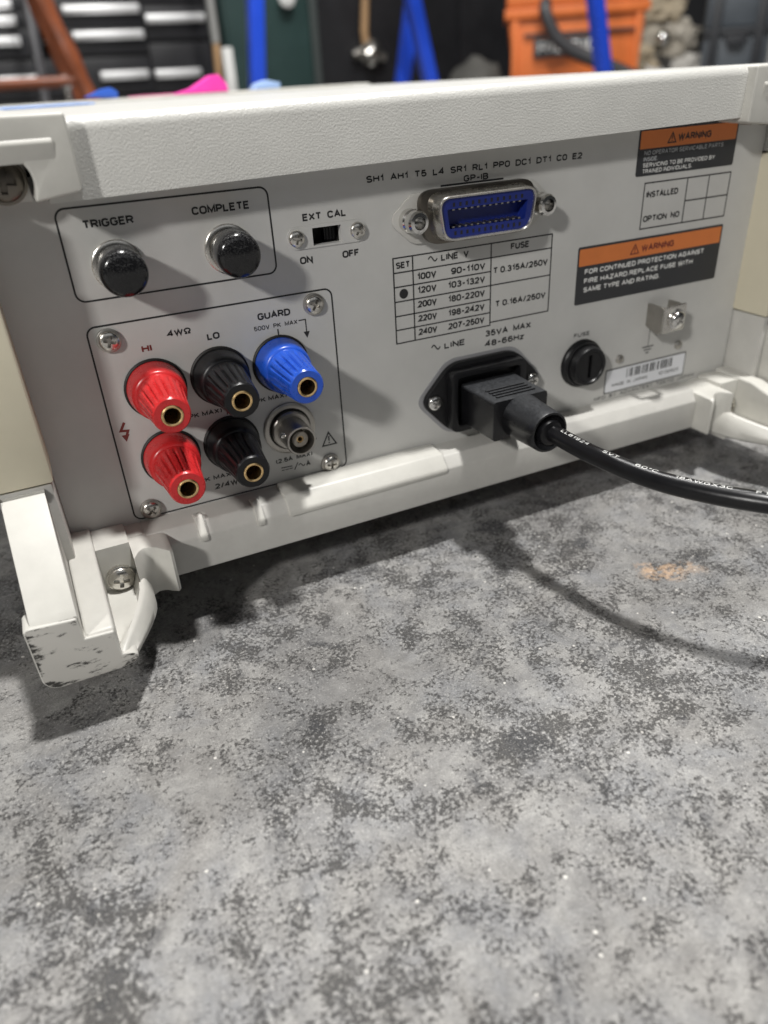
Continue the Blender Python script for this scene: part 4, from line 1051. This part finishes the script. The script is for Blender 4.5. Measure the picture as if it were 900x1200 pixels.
org = mat('orange_plastic', (0.62, 0.15, 0.030), 0.5, var=(0.01, 0.12)); dkg = mat('dark_grey_plastic', (0.035, 0.035, 0.038), 0.45)
OB = thing('orange_toolbox', 'orange plastic tool bin with black nameplate and dark hose across it', 'tool box', (1650, 2290))
OB.rotation_euler.z = math.radians(-33); OB.scale = (0.9, 0.9, 1)
bm = bmesh.new()
loft(bm, [[(1690, 2300, -76), (2120, 2300, -76), (2120, 2640, -76), (1690, 2640, -76)], [(1640, 2290, 225), (2140, 2290, 225), (2140, 2660, 225), (1640, 2660, 225)]])
ob = finish(bm, 'bin', org, OB, bevel=14)
bm = bmesh.new(); box(bm, 1626, 2152, 2276, 2680, 226, 258); finish(bm, 'rim', org, OB, bevel=8)
bm = bmesh.new(); box(bm, 1632, 2146, 2282, 2670, 259, 330); finish(bm, 'lid', org, OB, bevel=12)
for x in (1655, 2105):
    bm = bmesh.new(); box(bm, x, x + 22, 2276, 2310, -76, 224); finish(bm, 'corner_post', org, OB, bevel=5)
bm = bmesh.new(); box(bm, 1737, 1995, 2276, 2300, 112, 170); npl = finish(bm, 'nameplate', dkg, OB, bevel=4)
text('RIDGID', 1755, 1975, 126, 32, M['whiteink'], npl, y=2274.5, bold=0.2)
bm = bmesh.new(); box(bm, 1700, 2110, 2280, 2300, 176, 184); finish(bm, 'groove', dkg, OB, bevel=1)
bm = bmesh.new(); tube(bm, catmull([(1775, 2262, 262), (1770, 2225, 256), (1776, 2205, 228), (1815, 2200, 168), (1870, 2200, 130), (1950, 2200, 98), (2100, 2190, 40), (2270, 2150, -50), (2500, 2150, -54)], 8), 22, 12)
for v in bm.verts:                       # the hose hangs on the bin, which stands at an angle
    q = Matrix.Rotation(math.radians(-33), 3, 'Z') @ Vector(((v.co.x - 1650) * 0.9, (v.co.y - 2290) * 0.9, 0))
    v.co.x = 1650 + q.x; v.co.y = 2290 + q.y
tag(finish(bm, 'vacuum_hose', dkg, None, smooth=60), 'dark grey hose drooping across the front of the orange bin', 'hose')
bm = bmesh.new(); bmesh.ops.create_icosphere(bm, subdivisions=3, radius=1, matrix=Matrix.Identity(4))
for v in bm.verts:
    k = 1 + 0.25 * noise.noise(v.co * 2.1); v.co = Vector((1640 + 100 * v.co.x * k, 2500 + 120 * v.co.y * k, 20 + 108 * v.co.z * k))
tag(finish(bm, 'canvas_bag', mat('dark_canvas', (0.06, 0.058, 0.052), 0.8, var=(0.02, 0.3)), None, smooth=60), 'dark slumped canvas bag on the floor beside the orange bin', 'bag')

# heap of crumpled wrapping and scrap, each lump a thing
cols = [(0.40, 0.33, 0.23), (0.30, 0.27, 0.22), (0.52, 0.50, 0.46), (0.20, 0.17, 0.13), (0.42, 0.35, 0.25), (0.55, 0.54, 0.53), (0.36, 0.33, 0.28), (0.10, 0.095, 0.09), (0.48, 0.44, 0.36)]
lumps = [(2300, 2420, 60, 95, 'crumpled tan paper bag low in the scrap heap, beside the orange bin'), (2450, 2480, 110, 105, 'brown grey sack in the middle of the scrap heap'),
         (2560, 2400, 20, 95, 'pale grey plastic wrap at the foot of the scrap heap'), (2330, 2560, 200, 110, 'dark brown bundle high in the scrap heap next to the orange bin'),
         (2520, 2600, 255, 120, 'tan cardboard crumple on top of the scrap heap'), (2350, 2380, -10, 95, 'light grey plastic wrap in front of the scrap heap'),
         (2610, 2520, 150, 95, 'grey brown rag bundle beside the slate tote'), (2440, 2420, 60, 55, 'black wad stuffed low between the pale wraps'), (2420, 2620, 330, 120, 'beige paper bag crowning the scrap heap')]
for i, (x, y, z, r, lab) in enumerate(lumps):
    bm = bmesh.new(); bmesh.ops.create_icosphere(bm, subdivisions=4, radius=1)
    for v in bm.verts:
        n1 = noise.noise(v.co * 1.8 + Vector((i * 7, 0, 0))); n2 = abs(noise.noise(v.co * 5.5 + Vector((0, i * 5, 0))))
        k = 1 + 0.35 * n1 - 0.35 * n2
        v.co = Vector((x + r * 1.25 * v.co.x * k, y + r * v.co.y * k, max(-75.5, z + r * 0.9 * v.co.z * k)))
    o = finish(bm, 'scrap_bundle', mat('scrap_%d' % i, cols[i], 0.35 if i in (2, 5) else 0.7, var=(0.012, 0.4)), None, smooth=30)
    tag(o, lab, 'bundle', 'scrap heap behind the instrument')
bm = bmesh.new(); bmesh.ops.create_icosphere(bm, subdivisions=3, radius=26, matrix=Matrix.Translation((2385, 2350, 155)))
tag(finish(bm, 'steel_ball', M['nickel'], None, smooth=60), 'small shiny metal ball resting on the scrap heap', 'ball')

slate = mat('slate_plastic', (0.055, 0.066, 0.078), 0.42, var=(0.01, 0.15)); slate2 = mat('slate_dark', (0.02, 0.022, 0.026), 0.45)
BN = thing('storage_tote', 'slate grey plastic storage tote with dark latches', 'storage box', (2490, 2250))
BN.rotation_euler.z = math.radians(-45)
bm = bmesh.new(); box(bm, 2492, 2722, 2250, 2560, -76, 150); finish(bm, 'body', slate, BN, bevel=12)
bm = bmesh.new(); box(bm, 2486, 2728, 2238, 2570, 152, 172); finish(bm, 'rim', slate2, BN, bevel=5)
bm = bmesh.new(); box(bm, 2490, 2724, 2246, 2564, 173, 330); finish(bm, 'lid', slate, BN, bevel=14)
for x in (2512, 2666):
    bm = bmesh.new(); box(bm, x, x + 34, 2228, 2249, 40, 290); finish(bm, 'latch', slate2, BN, bevel=5)
bm = bmesh.new(); prism(bm, [(2562, 151), (2650, 151), (2628, 110), (2584, 110)], 'y', 2230, 2249); finish(bm, 'handle', slate2, BN, bevel=4)
bm = bmesh.new(); box(bm, 2765, 3100, 2180, 2600, -76, 700)
WB = thing('white_cabinet', 'white cabinet side at the edge beyond the slate tote', 'cabinet', (2765, 2180))
WB.rotation_euler.z = math.radians(-45)
finish(bm, 'body', mat('white_enamel', (0.70, 0.70, 0.68), 0.45), WB, bevel=6)
bm = bmesh.new(); box(bm, 2780, 3085, 2166, 2179, -60, 690); finish(bm, 'door', mat('white_enamel', (0.70, 0.70, 0.68), 0.45), WB, bevel=4)

# lying on the far end of the instrument's top
o = blob([(-24, 70.8), (34, 70.8), (34, 71.6), (-24, 71.6)], 0, 300, 382, 'blue_strip', blue_cloth, 'flat bright blue strip lying near the far left edge of the instrument top', 'strip', 0.3)
o = blob([(38.5, 74.7), (60, 73.0), (60, 77), (56, 79.5), (51, 79.0)], 0, 388, 402, 'blue_lump', mat('deep_blue', (0.035, 0.12, 0.55), 0.4), 'small dark blue lump on the blue strip by the stool leg', 'lump', 0.6)
o = blob([(98, 72.95), (137, 72.95), (136.5, 77.5), (131, 83.8), (126.5, 83.2), (112, 76.0), (104, 74.2)], 0, 386, 404, 'pink_wedge', pink, 'hot pink wedge shaped flag lying on the far end of the instrument', 'flag', 0.8)
o = blob([(68, 72.95), (97, 72.95), (97, 73.8), (68, 73.6)], 0, 388, 402, 'pink_strip', mat('pale_pink', (0.85, 0.22, 0.42), 0.6), 'pale pink flat strip beside the hot pink flag', 'strip', 0.2)
o = blob([(157, 72.95), (177, 72.95), (177, 76.5), (168, 78.4), (160, 76.6)], 0, 388, 404, 'pale_blue_cap', mat('pale_blue', (0.35, 0.50, 0.80), 0.45), 'small pale blue cap lying under the upright blue trestle leg', 'cap', 0.7)
